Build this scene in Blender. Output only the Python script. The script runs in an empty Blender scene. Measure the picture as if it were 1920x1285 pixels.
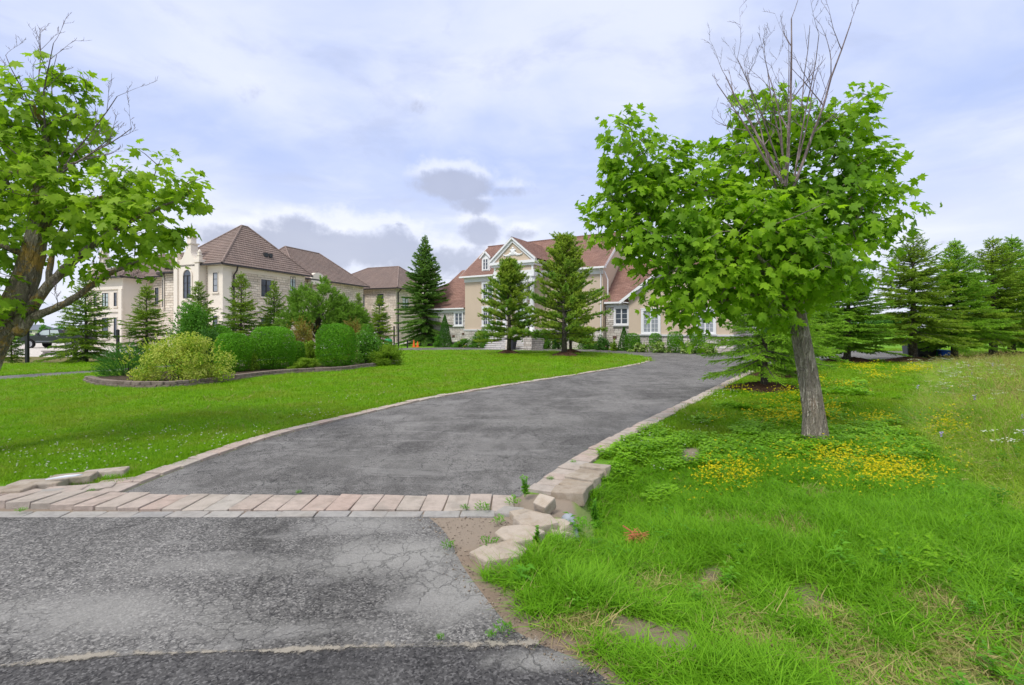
import bpy, math, random
import numpy as np
from mathutils import Vector, Matrix
random.seed(7); RNG = np.random.default_rng(7)
scene = bpy.context.scene
COL = scene.collection
# ------------------------------------------------------------------ camera
F_PX, CX, YH, EYE = 907.0, 960.0, 622.0, 1.6      # focal length in photo pixels, horizon row, eye height
cam_d = bpy.data.cameras.new('camera'); cam = bpy.data.objects.new('camera', cam_d); COL.objects.link(cam)
cam_d.sensor_width = 36.0; cam_d.sensor_fit = 'HORIZONTAL'; cam_d.lens = F_PX/1920*36
cam_d.shift_y = -(642.5-YH)/1920; cam_d.clip_start = 0.05; cam_d.clip_end = 6000
cam.location = (0, 0, EYE); cam.rotation_euler = (math.radians(90), 0, 0)
scene.camera = cam
scene.view_settings.view_transform = 'Standard'; scene.view_settings.look = 'None'
scene.view_settings.exposure = 0.85; scene.view_settings.gamma = 1.0
scene.cycles.max_bounces = 6; scene.cycles.transparent_max_bounces = 4
scene.cycles.diffuse_bounces = 4; scene.cycles.transmission_bounces = 4; scene.cycles.glossy_bounces = 2
SUN_EL, SUN_AZ = math.radians(52), math.radians(215)   # azimuth clockwise from +Y: behind the camera, a little to the left

# ------------------------------------------------------------------ node helper
class NT:
    def __init__(s, tree): s.t = tree; s.n = tree.nodes; s.l = tree.links
    def node(s, typ, **kw):
        nd = s.n.new(typ)
        for k, v in kw.items():
            if k == 'ins':
                for a, b in v.items(): s.set(nd.inputs[a], b)
            else: setattr(nd, k, v)
        return nd
    def set(s, sock, val):
        if isinstance(val, bpy.types.NodeSocket): s.l.new(val, sock)
        elif isinstance(val, (tuple, list)) and sock.type == 'RGBA' and len(val) == 3: sock.default_value = (*val, 1)
        else: sock.default_value = val
    def math(s, op, a, b=0.0, c=0.0, clamp=False):
        m = s.node('ShaderNodeMath', operation=op, use_clamp=clamp)
        s.set(m.inputs[0], a); s.set(m.inputs[1], b)
        if len(m.inputs) > 2: s.set(m.inputs[2], c)
        return m.outputs[0]
    def vmath(s, op, a, b=(0, 0, 0)):
        m = s.node('ShaderNodeVectorMath', operation=op); s.set(m.inputs[0], a)
        if op == 'SCALE': s.set(m.inputs['Scale'], b)
        else: s.set(m.inputs[1], b)
        return m.outputs[0]
    def mix(s, fac, a, b, mode='MIX'):
        m = s.node('ShaderNodeMix', data_type='RGBA', blend_type=mode); s.set(m.inputs[0], fac)
        s.set(m.inputs[6], a); s.set(m.inputs[7], b); return m.outputs[2]
    def noise(s, vec, scale, detail=4, rough=.55, dist=0.0, out=0):
        m = s.node('ShaderNodeTexNoise'); s.set(m.inputs['Scale'], scale); s.set(m.inputs['Detail'], detail)
        s.set(m.inputs['Roughness'], rough); s.set(m.inputs['Distortion'], dist)
        if vec is not None: s.set(m.inputs['Vector'], vec)
        return m.outputs[out]
    def voro(s, vec, scale, feature='F1', out=0, rnd=1.0):
        m = s.node('ShaderNodeTexVoronoi', feature=feature); s.set(m.inputs['Scale'], scale); s.set(m.inputs['Randomness'], rnd)
        if vec is not None: s.set(m.inputs['Vector'], vec)
        return m.outputs[out]
    def step(s, x, a, b):
        m = s.node('ShaderNodeMapRange', interpolation_type='SMOOTHSTEP'); s.set(m.inputs['Value'], x)
        s.set(m.inputs['From Min'], a); s.set(m.inputs['From Max'], b); return m.outputs[0]
    def ramp(s, x, stops):
        m = s.node('ShaderNodeValToRGB'); s.set(m.inputs[0], x); cr = m.color_ramp
        while len(cr.elements) < len(stops): cr.elements.new(.5)
        for e, (p, c) in zip(cr.elements, stops): e.position = p; e.color = (*c, 1)
        return m.outputs[0]
    def bump(s, h, strength=.5, dist=.02, normal=None):
        m = s.node('ShaderNodeBump'); s.set(m.inputs['Height'], h); m.inputs['Strength'].default_value = strength
        m.inputs['Distance'].default_value = dist
        if normal is not None: s.set(m.inputs['Normal'], normal)
        return m.outputs[0]

# ------------------------------------------------------------------ world: bright broken overcast over a hazy blue sky
world = bpy.data.worlds.new('World'); scene.world = world; world.use_nodes = True
w = NT(world.node_tree); w.n.clear()
SKY_STRENGTH = 0.1
sky = w.node('ShaderNodeTexSky', sky_type='NISHITA'); sky.sun_disc = False
sky.sun_elevation = SUN_EL; sky.sun_rotation = SUN_AZ; sky.air_density = 1.0; sky.dust_density = 2.0
tc = w.node('ShaderNodeTexCoord').outputs['Generated']
sep = w.node('ShaderNodeSeparateXYZ', ins={0: tc}); DX, DY, DZ = sep.outputs
zc = w.math('MAXIMUM', DZ, 0.0)
den = w.math('ADD', zc, 0.10)
pv = w.node('ShaderNodeCombineXYZ', ins={0: w.math('DIVIDE', DX, den), 1: w.math('DIVIDE', DY, den), 2: 0.0}).outputs[0]
warp = w.vmath('SCALE', w.noise(pv, 0.9, 3, .5, out=1), 0.7)
pw = w.vmath('ADD', pv, warp)
n1 = w.noise(pw, 0.75, 7, .52)
n2 = w.noise(w.vmath('ADD', pw, (7.3, 2.1, 0)), 1.9, 7, .58)
n3 = w.noise(w.vmath('ADD', tc, w.vmath('SCALE', w.noise(tc, 6.0, 3, .5, out=1), .06)), 11.0, 8, .62)
K = .74/SKY_STRENGTH
def kc(r, g, b, m=1.0): return (r*K*m, g*K*m, b*K*m)
veil = w.mix(w.step(n1, .36, .66), kc(.41, .495, .77), kc(.66, .70, .86))
veil = w.mix(w.math('MULTIPLY', w.step(n2, .50, .76), .34), veil, kc(.76, .78, .87))
n4 = w.noise(w.vmath('ADD', pw, (3.7, 9.2, 0)), 2.4, 8, .6)
veil = w.mix(w.math('MULTIPLY', w.step(n4, .50, .70), .42), veil, kc(.40, .455, .64))
az = w.math('ARCTAN2', DX, DY); el = w.math('ARCSINE', DZ)
# brighter, whiter band towards the horizon
hor = w.math('SUBTRACT', 1.0, w.step(el, .10, .36))
veil = w.mix(w.math('MULTIPLY', hor, .60), veil, kc(.76, .765, .83))
# separate low cumulus: grey undersides
cum = None; cumU = None
def px_dir(px, py):
    a = math.atan2((px-CX)/F_PX, 1.0); e = math.atan2((YH-py)/F_PX, math.hypot(1, (px-CX)/F_PX)); return a, e
for (px, py, rx, ry, amp) in [(640, 465, 230, 40, 1.05), (560, 428, 90, 26, .85), (800, 485, 150, 34, .9), (300, 470, 160, 30, .5), (1780, 560, 200, 24, .4), (850, 350, 90, 26, 1.0), (890, 385, 45, 18, .8), (950, 360, 60, 16, .7),
                              (893, 436, 48, 24, .95), (982, 442, 40, 16, .7), (476, 168, 42, 26, .55), (800, 200, 40, 16, .35), (1690, 470, 60, 20, .5), (60, 575, 120, 20, .6)]:
    a0, e0 = px_dir(px, py); ra = rx/F_PX*math.cos(a0)**2; re = ry/F_PX*math.cos(a0)
    da = w.math('DIVIDE', w.math('SUBTRACT', az, a0), ra); de = w.math('DIVIDE', w.math('SUBTRACT', el, e0), re)
    g = w.math('EXPONENT', w.math('MULTIPLY', w.math('ADD', w.math('MULTIPLY', da, da), w.math('MULTIPLY', de, de)), -.8))
    g = w.math('MULTIPLY', g, amp); cum = g if cum is None else w.math('MAXIMUM', cum, g)
    de2 = w.math('SUBTRACT', de, .75); gu = w.math('MULTIPLY', w.math('EXPONENT', w.math('MULTIPLY', w.math('ADD', w.math('MULTIPLY', da, da), w.math('MULTIPLY', de2, de2)), -.8)), amp); cumU = gu if cumU is None else w.math('MAXIMUM', cumU, gu)
# the same kind of low cloud all the way round the horizon
band = w.math('MULTIPLY', w.step(el, .02, .10), w.math('SUBTRACT', 1.0, w.step(el, .18, .34)))
ring = w.math('MULTIPLY', w.math('MULTIPLY', w.step(n2, .52, .70), band), .45)
cum = w.math('MAXIMUM', cum, ring)
cm = w.step(w.math('ADD', cum, w.math('MULTIPLY', w.math('SUBTRACT', n3, .5), 1.9)), .34, .80)
nn = w.math('MULTIPLY', w.math('SUBTRACT', n3, .5), 1.9)
cmU = w.step(w.math('ADD', cumU, nn), .34, .80)
veil = w.mix(w.math('MULTIPLY', w.math('SUBTRACT', cmU, cm, clamp=True), .5), veil, kc(.86, .86, .89))
cloudcol = w.mix(w.noise(tc, 5.0, 3), kc(.29, .315, .42), kc(.46, .48, .59))
skyc = w.mix(w.math('MULTIPLY', cm, .80), veil, cloudcol)
skyc = w.mix(.90, sky.outputs[0], skyc)
# an overcast sky is whiter and brighter overhead
skyc = w.mix(w.math('MULTIPLY', w.step(el, .62, 1.15), .85), skyc, kc(1.30, 1.25, 1.16))
bg = w.node('ShaderNodeBackground', ins={'Color': skyc, 'Strength': SKY_STRENGTH})
wo = w.node('ShaderNodeOutputWorld'); w.l.new(bg.outputs[0], wo.inputs[0])
sun_d = bpy.data.lights.new('sun', 'SUN'); sun_d.energy = 1.5; sun_d.angle = math.radians(14); sun_d.color = (1, .96, .9)
sun = bpy.data.objects.new('sun', sun_d); COL.objects.link(sun); sun.location = (0, -10, 30)
sd = Vector((math.sin(SUN_AZ)*math.cos(SUN_EL), math.cos(SUN_AZ)*math.cos(SUN_EL), math.sin(SUN_EL)))
sun.rotation_euler = sd.to_track_quat('Z', 'Y').to_euler()

# ------------------------------------------------------------------ pixel -> place helpers
def G(px, py, z=0.0):
    d = F_PX*(EYE-z)/(py-YH); return Vector(((px-CX)/F_PX*d, d, z))
def AT(px, py, d):
    return Vector(((px-CX)/F_PX*d, d, EYE+(YH-py)/F_PX*d))
def sstep(a, b, x):
    t = np.clip((x-a)/(b-a), 0, 1); return t*t*(3-2*t)

# ------------------------------------------------------------------ mesh helpers
def tag(o, label=None, cat=None, group=None, kind=None):
    if label: o['label'] = label
    if cat: o['category'] = cat
    if group: o['group'] = group
    if kind: o['kind'] = kind
    return o
def obj(name, me, parent=None, loc=None, rot=None, scale=None):
    o = bpy.data.objects.new(name, me); COL.objects.link(o)
    if parent: o.parent = parent
    if loc is not None: o.location = loc
    if rot is not None: o.rotation_euler = rot
    if scale is not None: o.scale = scale
    return o
def empty(name, loc=(0, 0, 0), rz=0.0):
    o = bpy.data.objects.new(name, None); COL.objects.link(o); o.location = loc; o.rotation_euler = (0, 0, rz)
    o.empty_display_size = .2; return o
def mesh_np(name, V, F, mats, mi=None, smooth=False):
    """V (n,3), F (m,k) all with k corners"""
    V = np.asarray(V, np.float32); F = np.asarray(F, np.int32); m, k = F.shape
    me = bpy.data.meshes.new(name); me.vertices.add(len(V)); me.vertices.foreach_set('co', V.ravel())
    me.loops.add(m*k); me.loops.foreach_set('vertex_index', F.ravel())
    me.polygons.add(m); me.polygons.foreach_set('loop_start', np.arange(0, m*k, k, dtype=np.int32))
    for mt in (mats if isinstance(mats, (list, tuple)) else [mats]): me.materials.append(mt)
    if mi is not None: me.polygons.foreach_set('material_index', np.asarray(mi, np.int32))
    if smooth: me.polygons.foreach_set('use_smooth', np.ones(m, bool))
    me.update(calc_edges=True); me.validate(); return me
class MB:
    def __init__(s): s.v = []; s.f = []; s.m = []; s.cur = 0
    def add(s, vs, fs):
        b = len(s.v); s.v += [tuple(x) for x in vs]; s.f += [tuple(b+i for i in f) for f in fs]; s.m += [s.cur]*len(fs); return s
    def box(s, x0, x1, y0, y1, z0, z1):
        return s.add([(x0,y0,z0),(x1,y0,z0),(x1,y1,z0),(x0,y1,z0),(x0,y0,z1),(x1,y0,z1),(x1,y1,z1),(x0,y1,z1)],
                     [(0,3,2,1),(4,5,6,7),(0,1,5,4),(1,2,6,5),(2,3,7,6),(3,0,4,7)])
    def bar(s, a, b, w_, h_, up=(0, 0, 1)):
        a = Vector(a); b = Vector(b); d = (b-a).normalized(); r = d.cross(Vector(up))
        if r.length < 1e-4: r = Vector((1, 0, 0))
        r.normalize(); u = r.cross(d); r = r*(w_/2); u = u*(h_/2)
        return s.add([a-r-u, a+r-u, a+r+u, a-r+u, b-r-u, b+r-u, b+r+u, b-r+u],
                     [(0,1,2,3),(4,7,6,5),(0,4,5,1),(1,5,6,2),(2,6,7,3),(3,7,4,0)])
    def poly(s, pts): return s.add(pts, [tuple(range(len(pts)))])
    def extrude(s, pts, vec):
        n = len(pts); vec = Vector(vec); P = [Vector(p) for p in pts]; Q = [p+vec for p in P]
        return s.add(P+Q, [tuple(range(n))[::-1], tuple(range(n, 2*n))]+[(i, (i+1) % n, n+(i+1) % n, n+i) for i in range(n)])
    def tube(s, pts, rad, n=6, cap=True):
        P = [Vector(p) for p in pts]; vs = []; fs = []; ref = None
        for i, p in enumerate(P):
            d = (P[min(i+1, len(P)-1)]-P[max(i-1, 0)]).normalized()
            if ref is None: ref = d.orthogonal().normalized()
            ref = (ref-d*ref.dot(d))
            ref = ref.normalized() if ref.length > 1e-5 else d.orthogonal().normalized()
            q = d.cross(ref); r = rad[i] if hasattr(rad, '__len__') else rad
            for k in range(n):
                a = 2*math.pi*k/n; vs.append(p+(ref*math.cos(a)+q*math.sin(a))*r)
        for i in range(len(P)-1):
            for k in range(n): fs.append((i*n+k, i*n+(k+1) % n, (i+1)*n+(k+1) % n, (i+1)*n+k))
        if cap: fs += [tuple(range(n))[::-1], tuple(range((len(P)-1)*n, len(P)*n))]
        return s.add(vs, fs)
    def lathe(s, prof, n=12, c=(0, 0, 0), axis='Z'):
        vs = []; fs = []
        for r, z in prof:
            for k in range(n):
                a = 2*math.pi*k/n; x, y = r*math.cos(a), r*math.sin(a)
                vs.append((c[0]+x, c[1]+y, c[2]+z) if axis == 'Z' else (c[0]+x, c[1]+z, c[2]+y))
        for i in range(len(prof)-1):
            for k in range(n): fs.append((i*n+k, i*n+(k+1) % n, (i+1)*n+(k+1) % n, (i+1)*n+k))
        fs += [tuple(range(n))[::-1], tuple(range((len(prof)-1)*n, len(prof)*n))]
        return s.add(vs, fs)
    def mesh(s, name, mats, smooth=False, uv=True):
        me = bpy.data.meshes.new(name); me.from_pydata([tuple(v) for v in s.v], [], s.f)
        for mt in (mats if isinstance(mats, (list, tuple)) else [mats]): me.materials.append(mt)
        if any(s.m): me.polygons.foreach_set('material_index', s.m)
        if smooth: me.polygons.foreach_set('use_smooth', [True]*len(s.f))
        me.update()
        if uv:
            ul = me.uv_layers.new(name='UVMap'); data = np.zeros(len(me.loops)*2, np.float32)
            for p in me.polygons:
                nrm = p.normal
                t = Vector((-nrm.y, nrm.x, 0))
                if t.length < .05: t = Vector((1, 0, 0)); b = Vector((0, 1, 0))
                else: t.normalize(); b = nrm.cross(t)
                for li in p.loop_indices:
                    co = me.vertices[me.loops[li].vertex_index].co; data[2*li] = co.dot(t); data[2*li+1] = co.dot(b)
            ul.data.foreach_set('uv', data)
        return me
    def build(s, name, mats, parent=None, smooth=False, bevel=0.0, loc=None):
        me = s.mesh(name, mats, smooth)
        if bevel:
            import bmesh
            bm = bmesh.new(); bm.from_mesh(me); bmesh.ops.bevel(bm, geom=bm.edges[:], offset=bevel, segments=2, affect='EDGES', profile=.6); bm.to_mesh(me); bm.free()
        return obj(name, me, parent, loc)
def smooth_path(pts, n=6):
    """Catmull-Rom through points"""
    P = [Vector(p) for p in pts]; P = [P[0]*2-P[1]]+P+[P[-1]*2-P[-2]]; out = []
    for i in range(1, len(P)-2):
        a, b, c, d = P[i-1:i+3]
        for k in range(n):
            t = k/n; out.append(.5*((2*b)+(c-a)*t+(2*a-5*b+4*c-d)*t*t+(3*b-a-3*c+d)*t**3))
    out.append(P[-2]); return out
def resample(pts, step):
    P = [Vector(p) for p in pts]; seg = [0]
    for a, b in zip(P, P[1:]): seg.append(seg[-1]+(b-a).length)
    n = max(1, round(seg[-1]/step)); out = []
    for i in range(n+1):
        t = seg[-1]*i/n; j = max(0, min(len(P)-2, int(np.searchsorted(seg, t))-1)); L = seg[j+1]-seg[j]
        out.append(P[j].lerp(P[j+1], (t-seg[j])/L if L else 0))
    return out
def in_poly(X, Y, poly):
    X = np.asarray(X); Y = np.asarray(Y); r = np.zeros(X.shape, bool); n = len(poly); j = n-1
    for i in range(n):
        xi, yi = poly[i][0], poly[i][1]; xj, yj = poly[j][0], poly[j][1]
        c = ((yi > Y) != (yj > Y)) & (X < (xj-xi)*(Y-yi)/((yj-yi) if yj != yi else 1e-9)+xi); r ^= c; j = i
    return r
def dist_line(X, Y, pts):
    """unsigned distance to a polyline"""
    best = np.full(np.shape(X), 1e9)
    for a, b in zip(pts, pts[1:]):
        dx, dy = b[0]-a[0], b[1]-a[1]; L2 = dx*dx+dy*dy+1e-9
        t = np.clip(((X-a[0])*dx+(Y-a[1])*dy)/L2, 0, 1)
        best = np.minimum(best, np.hypot(X-a[0]-t*dx, Y-a[1]-t*dy))
    return best
# ------------------------------------------------------------------ materials
M = {}
def new_mat(name):
    m = bpy.data.materials.new(name); m.use_nodes = True; t = NT(m.node_tree); t.n.clear(); M[name] = m
    out = t.node('ShaderNodeOutputMaterial'); return m, t, out
def principled(t, out, **ins):
    p = t.node('ShaderNodeBsdfPrincipled')
    for k, v in ins.items():
        t.set(p.inputs[{'color': 'Base Color', 'rough': 'Roughness', 'spec': 'Specular IOR Level', 'metal': 'Metallic', 'normal': 'Normal'}[k]], v)
    if out is not None: t.l.new(p.outputs[0], out.inputs[0])
    return p
def wpos(t): return t.node('ShaderNodeNewGeometry').outputs['Position']
def opos(t): return t.node('ShaderNodeTexCoord').outputs['Object']
def plain(name, col, rough=.6, spec=.3, metal=0.0, var=.12, scale=6.0, bump=0.0, bscale=40.0):
    m, t, out = new_mat(name); p = opos(t)
    n = t.noise(p, scale, 5, .6)
    c = t.mix(n, tuple(x*(1-var) for x in col), tuple(min(1, x*(1+var)) for x in col))
    kw = {}
    if bump: kw['normal'] = t.bump(t.noise(p, bscale, 5, .6), bump, .01)
    principled(t, out, color=c, rough=rough, spec=spec, metal=metal, **kw); return m
plain('white_trim', (.76, .76, .76), .5, .3, 0, .05, 3, .15, 60)
plain('black_iron', (.02, .02, .022), .5, .4, 0, .2, 8)
plain('gutter_dark', (.035, .03, .03), .45, .4, 0, .2)
plain('frame_dark', (.03, .025, .025), .4, .4)
plain('grey_plastic', (.13, .14, .16), .45, .4, 0, .1)
plain('black_plastic', (.03, .033, .036), .45, .4, 0, .1)
plain('green_plastic', (.01, .22, .07), .4, .4, 0, .1)
plain('blue_plastic', (.006, .10, .62), .4, .4, 0, .08)
plain('orange_plastic', (.75, .13, .02), .5, .4, 0, .1)
plain('rubber', (.018, .018, .02), .8, .2)
plain('alloy', (.55, .55, .57), .3, .5, .8, .05)
plain('pvc', (.27, .30, .34), .4, .4, 0, .12, 9)
plain('lumber_dark', (.045, .035, .03), .8, .2, 0, .3, 5, .4, 30)
plain('urn_dark', (.03, .033, .045), .5, .4, 0, .1)
plain('terracotta', (.35, .16, .10), .8, .2)
plain('vent_brown', (.12, .07, .05), .8, .2)
plain('dry_stalk', (.42, .33, .16), .8, .2, 0, .25, 20)
plain('rust_straw', (.40, .15, .07), .85, .1, 0, .3, 30)
plain('paint_white_shard', (.72, .75, .80), .4, .4)
plain('aircraft_grey', (.12, .12, .14), .5, .4)
plain('far_roof', (.16, .18, .22), .8, .2)
plain('copper_cap', (.16, .18, .19), .6, .3)
plain('skylight_frame', (.45, .47, .5), .5, .4)
plain('concrete_slab', (.48, .46, .43), .85, .2, 0, .12, 4, .3, 40)
plain('brass_spire', (.06, .05, .05), .5, .4)
def mat_paint_black():
    m, t, out = new_mat('car_paint'); p = principled(t, out, color=(.012, .014, .02), rough=.25, spec=.5); p.inputs['Coat Weight'].default_value = .6
mat_paint_black()
def mat_glass():
    m, t, out = new_mat('glass_dark')
    n = t.noise(opos(t), 2.5, 2)
    principled(t, out, color=t.mix(n, (.035, .045, .06), (.11, .13, .16)), rough=.06, spec=.6)
    m, t, out = new_mat('glass_curtain')        # net curtains behind the pane
    wv = t.node('ShaderNodeTexWave', bands_direction='X', ins={'Scale': 6.0, 'Distortion': 2.0, 'Detail': 2.0, 'Vector': opos(t)})
    principled(t, out, color=t.mix(wv.outputs['Fac'], (.14, .16, .19), (.42, .45, .48)), rough=.08, spec=.5)
    m, t, out = new_mat('glass_bright'); principled(t, out, color=(.42, .50, .50), rough=.05, spec=.6)
mat_glass()
def mat_stucco(name, col):
    m, t, out = new_mat(name); p = opos(t)
    c = t.mix(t.noise(p, .6, 5, .6), tuple(x*.92 for x in col), tuple(x*1.05 for x in col))
    c = t.mix(t.math('MULTIPLY', t.step(t.noise(t.vmath('MULTIPLY', p, (3, 3, .5)), 1.5, 4), .55, .8), .25), c, tuple(x*.78 for x in col))
    principled(t, out, color=c, rough=.85, spec=.2, normal=t.bump(t.noise(p, 70, 4), .25, .01))
mat_stucco('stucco_tan', (.56, .455, .345)); mat_stucco('limestone_smooth', (.74, .675, .585)); mat_stucco('lime_band', (.62, .62, .62))
def mat_ledger(name, c1, c2, gap, bw, bh):
    m, t, out = new_mat(name)
    uv = t.node('ShaderNodeTexCoord').outputs['UV']
    uvw = t.vmath('ADD', uv, t.vmath('SCALE', t.noise(uv, 1.6, 3, .5, out=1), .10))
    b = t.node('ShaderNodeTexBrick', offset=.43, squash=.62, squash_frequency=3, ins={'Vector': uvw, 'Scale': 1.0, 'Mortar Size': .013, 'Mortar Smooth': .3, 'Brick Width': bw, 'Row Height': bh, 'Bias': 0.0})
    t.set(b.inputs['Color1'], c1); t.set(b.inputs['Color2'], c2); t.set(b.inputs['Mortar'], gap)
    b2 = t.node('ShaderNodeTexBrick', offset=.37, ins={'Vector': uvw, 'Scale': 1.0, 'Mortar Size': .0, 'Brick Width': bw*1.7, 'Row Height': bh*2, 'Bias': 0.0})
    t.set(b2.inputs['Color1'], (.8, .8, .8)); t.set(b2.inputs['Color2'], (1.12, 1.1, 1.08))
    n = t.noise(uv, 7, 5, .65)
    c = t.mix(.8, b.outputs['Color'], b2.outputs['Color'], 'MULTIPLY')
    c = t.mix(t.step(n, .4, .75), c, t.mix(1.0, c, (.78, .76, .74), 'MULTIPLY'))
    hgt = t.math('ADD', t.math('MULTIPLY', b.outputs['Fac'], -1.0), t.math('MULTIPLY', t.noise(uv, 14, 5, .6), .7))
    principled(t, out, color=c, rough=.9, spec=.15, normal=t.bump(hgt, .9, .035))
mat_ledger('ledger_white', (.74, .70, .65), (.52, .47, .42), (.16, .14, .125), .62, .19)
mat_ledger('ledger_cream', (.76, .69, .59), (.62, .54, .44), (.22, .175, .13), .80, .25)
def mat_roof(name, cols, tile_w, row):
    m, t, out = new_mat(name); uv = t.node('ShaderNodeTexCoord').outputs['UV']
    b = t.node('ShaderNodeTexBrick', offset=.5, ins={'Vector': uv, 'Scale': 1.0, 'Mortar Size': .012, 'Mortar Smooth': .2, 'Brick Width': tile_w, 'Row Height': row, 'Bias': 0.0})
    t.set(b.inputs['Color1'], cols[0]); t.set(b.inputs['Color2'], cols[1]); t.set(b.inputs['Mortar'], tuple(x*.45 for x in cols[0]))
    n = t.noise(uv, .5, 5, .6); n2 = t.noise(uv, 9, 4, .6)
    c = t.mix(t.step(n, .35, .7), b.outputs['Color'], t.mix(1.0, b.outputs['Color'], cols[2], 'MULTIPLY'))
    c = t.mix(t.math('MULTIPLY', n2, .4), c, t.mix(1.0, c, (.7, .7, .7), 'MULTIPLY'))
    wv = t.node('ShaderNodeTexWave', wave_type='BANDS', bands_direction='X', wave_profile='SIN', ins={'Vector': uv, 'Scale': .314/tile_w*1.0, 'Distortion': 0.0})
    h = t.math('ADD', t.math('MULTIPLY', b.outputs['Fac'], -.6), t.math('MULTIPLY', wv.outputs['Fac'], 1.0 if tile_w < .4 else 0.15))
    principled(t, out, color=c, rough=.85, spec=.2, normal=t.bump(t.math('ADD', h, t.math('MULTIPLY', n2, .35)), .7, .03))
mat_roof('shingle_red', [(.32, .195, .16), (.235, .138, .112), (1.2, 1.16, 1.12)], .45, .16)
mat_roof('tile_brown', [(.27, .21, .185), (.22, .165, .145), (1.15, 1.12, 1.1)], .30, .33)

def world_noise_mask(t, scale, a, b, det=4): return t.step(t.noise(wpos(t), scale, det, .55), a, b)
def mat_asphalt(name, dark, light, dust_amt, crack_scale, coarse, patches=()):
    m, t, out = new_mat(name); p = wpos(t)
    big = t.noise(t.vmath('MULTIPLY', p, (1.0, .55, 1)), .55, 5, .6, .6)
    mid = t.noise(t.vmath('MULTIPLY', p, (1.4, .7, 1)), 2.3, 5, .65, .8)
    col = t.mix(t.step(t.math('ADD', t.math('MULTIPLY', big, .6), t.math('MULTIPLY', mid, .4)), .36, .64), dark, light)
    # aggregate
    ag = t.voro(p, 95 if coarse else 190, 'F1', 1)
    agv = t.node('ShaderNodeSeparateColor', ins={0: ag}).outputs[0]
    col = t.mix(t.step(agv, .62, 1.0), col, t.mix(1.0, col, (2.1, 2.1, 2.07) if coarse else (1.9, 1.9, 1.88), 'MULTIPLY'))
    col = t.mix(t.step(agv, .34, .05), col, t.mix(1.0, col, (.45, .45, .47), 'MULTIPLY'))
    fine = t.noise(p, 130, 3, .7); col = t.mix(t.math('MULTIPLY', t.step(fine, .42, .7), .5), col, t.mix(1.0, col, (1.6, 1.6, 1.6), 'MULTIPLY'))
    # pale dusty patches
    for (x, y, rx, ry, a) in patches:
        d = t.vmath('LENGTH', t.vmath('MULTIPLY', t.vmath('SUBTRACT', p, (x, y, 0)), (1/rx, 1/ry, 0)))
        d = t.node('ShaderNodeVectorMath', operation='LENGTH', ins={0: t.vmath('MULTIPLY', t.vmath('SUBTRACT', p, (x, y, 0)), (1/rx, 1/ry, 0))}).outputs['Value']
        f = t.math('MULTIPLY', t.step(t.math('ADD', d, t.math('MULTIPLY', t.math('SUBTRACT', mid, .5), 1.5)), 1.15, .15), a)
        f = t.math('MULTIPLY', f, t.math('ADD', .55, t.math('MULTIPLY', t.step(fine, .3, .7), .6)), clamp=True)
        col = t.mix(f, col, (.27, .265, .25))
    dst = t.math('MULTIPLY', t.step(t.noise(t.vmath('MULTIPLY', p, (.8, 2.2, 1)), 1.1, 6, .65, 1.0), .48, .72), dust_amt)
    col = t.mix(t.math('MULTIPLY', dst, t.math('ADD', .3, fine)), col, (.25, .245, .235))
    # crazed cracks
    pc = t.vmath('ADD', p, t.vmath('SCALE', t.noise(p, 3.5, 5, .65, out=1), .30))
    e1 = t.voro(pc, crack_scale, 'DISTANCE_TO_EDGE'); e2 = t.voro(pc, crack_scale*2.7, 'DISTANCE_TO_EDGE')
    k1 = t.math('MULTIPLY', t.step(e1, .015, .003), t.step(t.noise(p, 1.7, 3), .40, .58)); k2 = t.math('MULTIPLY', t.step(e2, .026, .004), t.step(t.noise(p, .8, 3), .36, .55))
    ck = t.math('MAXIMUM', k1, k2); ck = t.math('MULTIPLY', ck, t.step(t.noise(p, .45, 2), .28, .48))
    col = t.mix(t.math('MULTIPLY', ck, .42 if coarse else .85), col, (.022, .022, .022))
    h = t.math('ADD', t.math('MULTIPLY', agv, .35), t.math('MULTIPLY', fine, .5)); h = t.math('SUBTRACT', h, t.math('MULTIPLY', ck, 1.2))
    principled(t, out, color=col, rough=.85, spec=.25, normal=t.bump(h, .75 if coarse else .5, .006)); return m
def mat_paver(name, cols, wear):
    m, t, out = new_mat(name); oi = t.node('ShaderNodeObjectInfo'); r = oi.outputs['Random']; p = wpos(t)
    c = t.ramp(r, cols); n = t.noise(p, 9, 6, .65); n2 = t.noise(p, 160, 3, .7)
    c = t.mix(t.step(n, .38, .72), c, t.mix(1.0, c, wear, 'MULTIPLY'))
    c = t.mix(t.math('MULTIPLY', t.step(n2, .45, .7), .35), c, t.mix(1.0, c, (.6, .58, .56), 'MULTIPLY'))
    c = t.mix(t.math('MULTIPLY', t.step(t.noise(p, 3.1, 4), .52, .72), .5), c, (.30, .275, .24))
    principled(t, out, color=c, rough=.9, spec=.15, normal=t.bump(t.math('ADD', n2, t.math('MULTIPLY', n, 2.5)), .8, .014))
mat_paver('paver_pink', [(0, (.50, .39, .335)), (.35, (.48, .43, .375)), (.7, (.53, .43, .375)), (1, (.47, .435, .39))], (.78, .78, .77))
mat_paver('paver_grey', [(0, (.44, .42, .39)), (.5, (.37, .36, .35)), (1, (.48, .44, .39))], (.8, .8, .8))
mat_paver('wall_stone', [(0, (.36, .30, .235)), (.35, (.50, .44, .37)), (.65, (.42, .36, .29)), (1, (.36, .28, .20))], (.74, .70, .64))
mat_paver('slab_stone', [(0, (.50, .43, .355)), (.5, (.54, .47, .395)), (1, (.48, .41, .33))], (.80, .76, .70))
mat_paver('bed_block', [(0, (.21, .165, .135)), (.5, (.27, .22, .185)), (1, (.18, .145, .125))], (.75, .75, .75))
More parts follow.
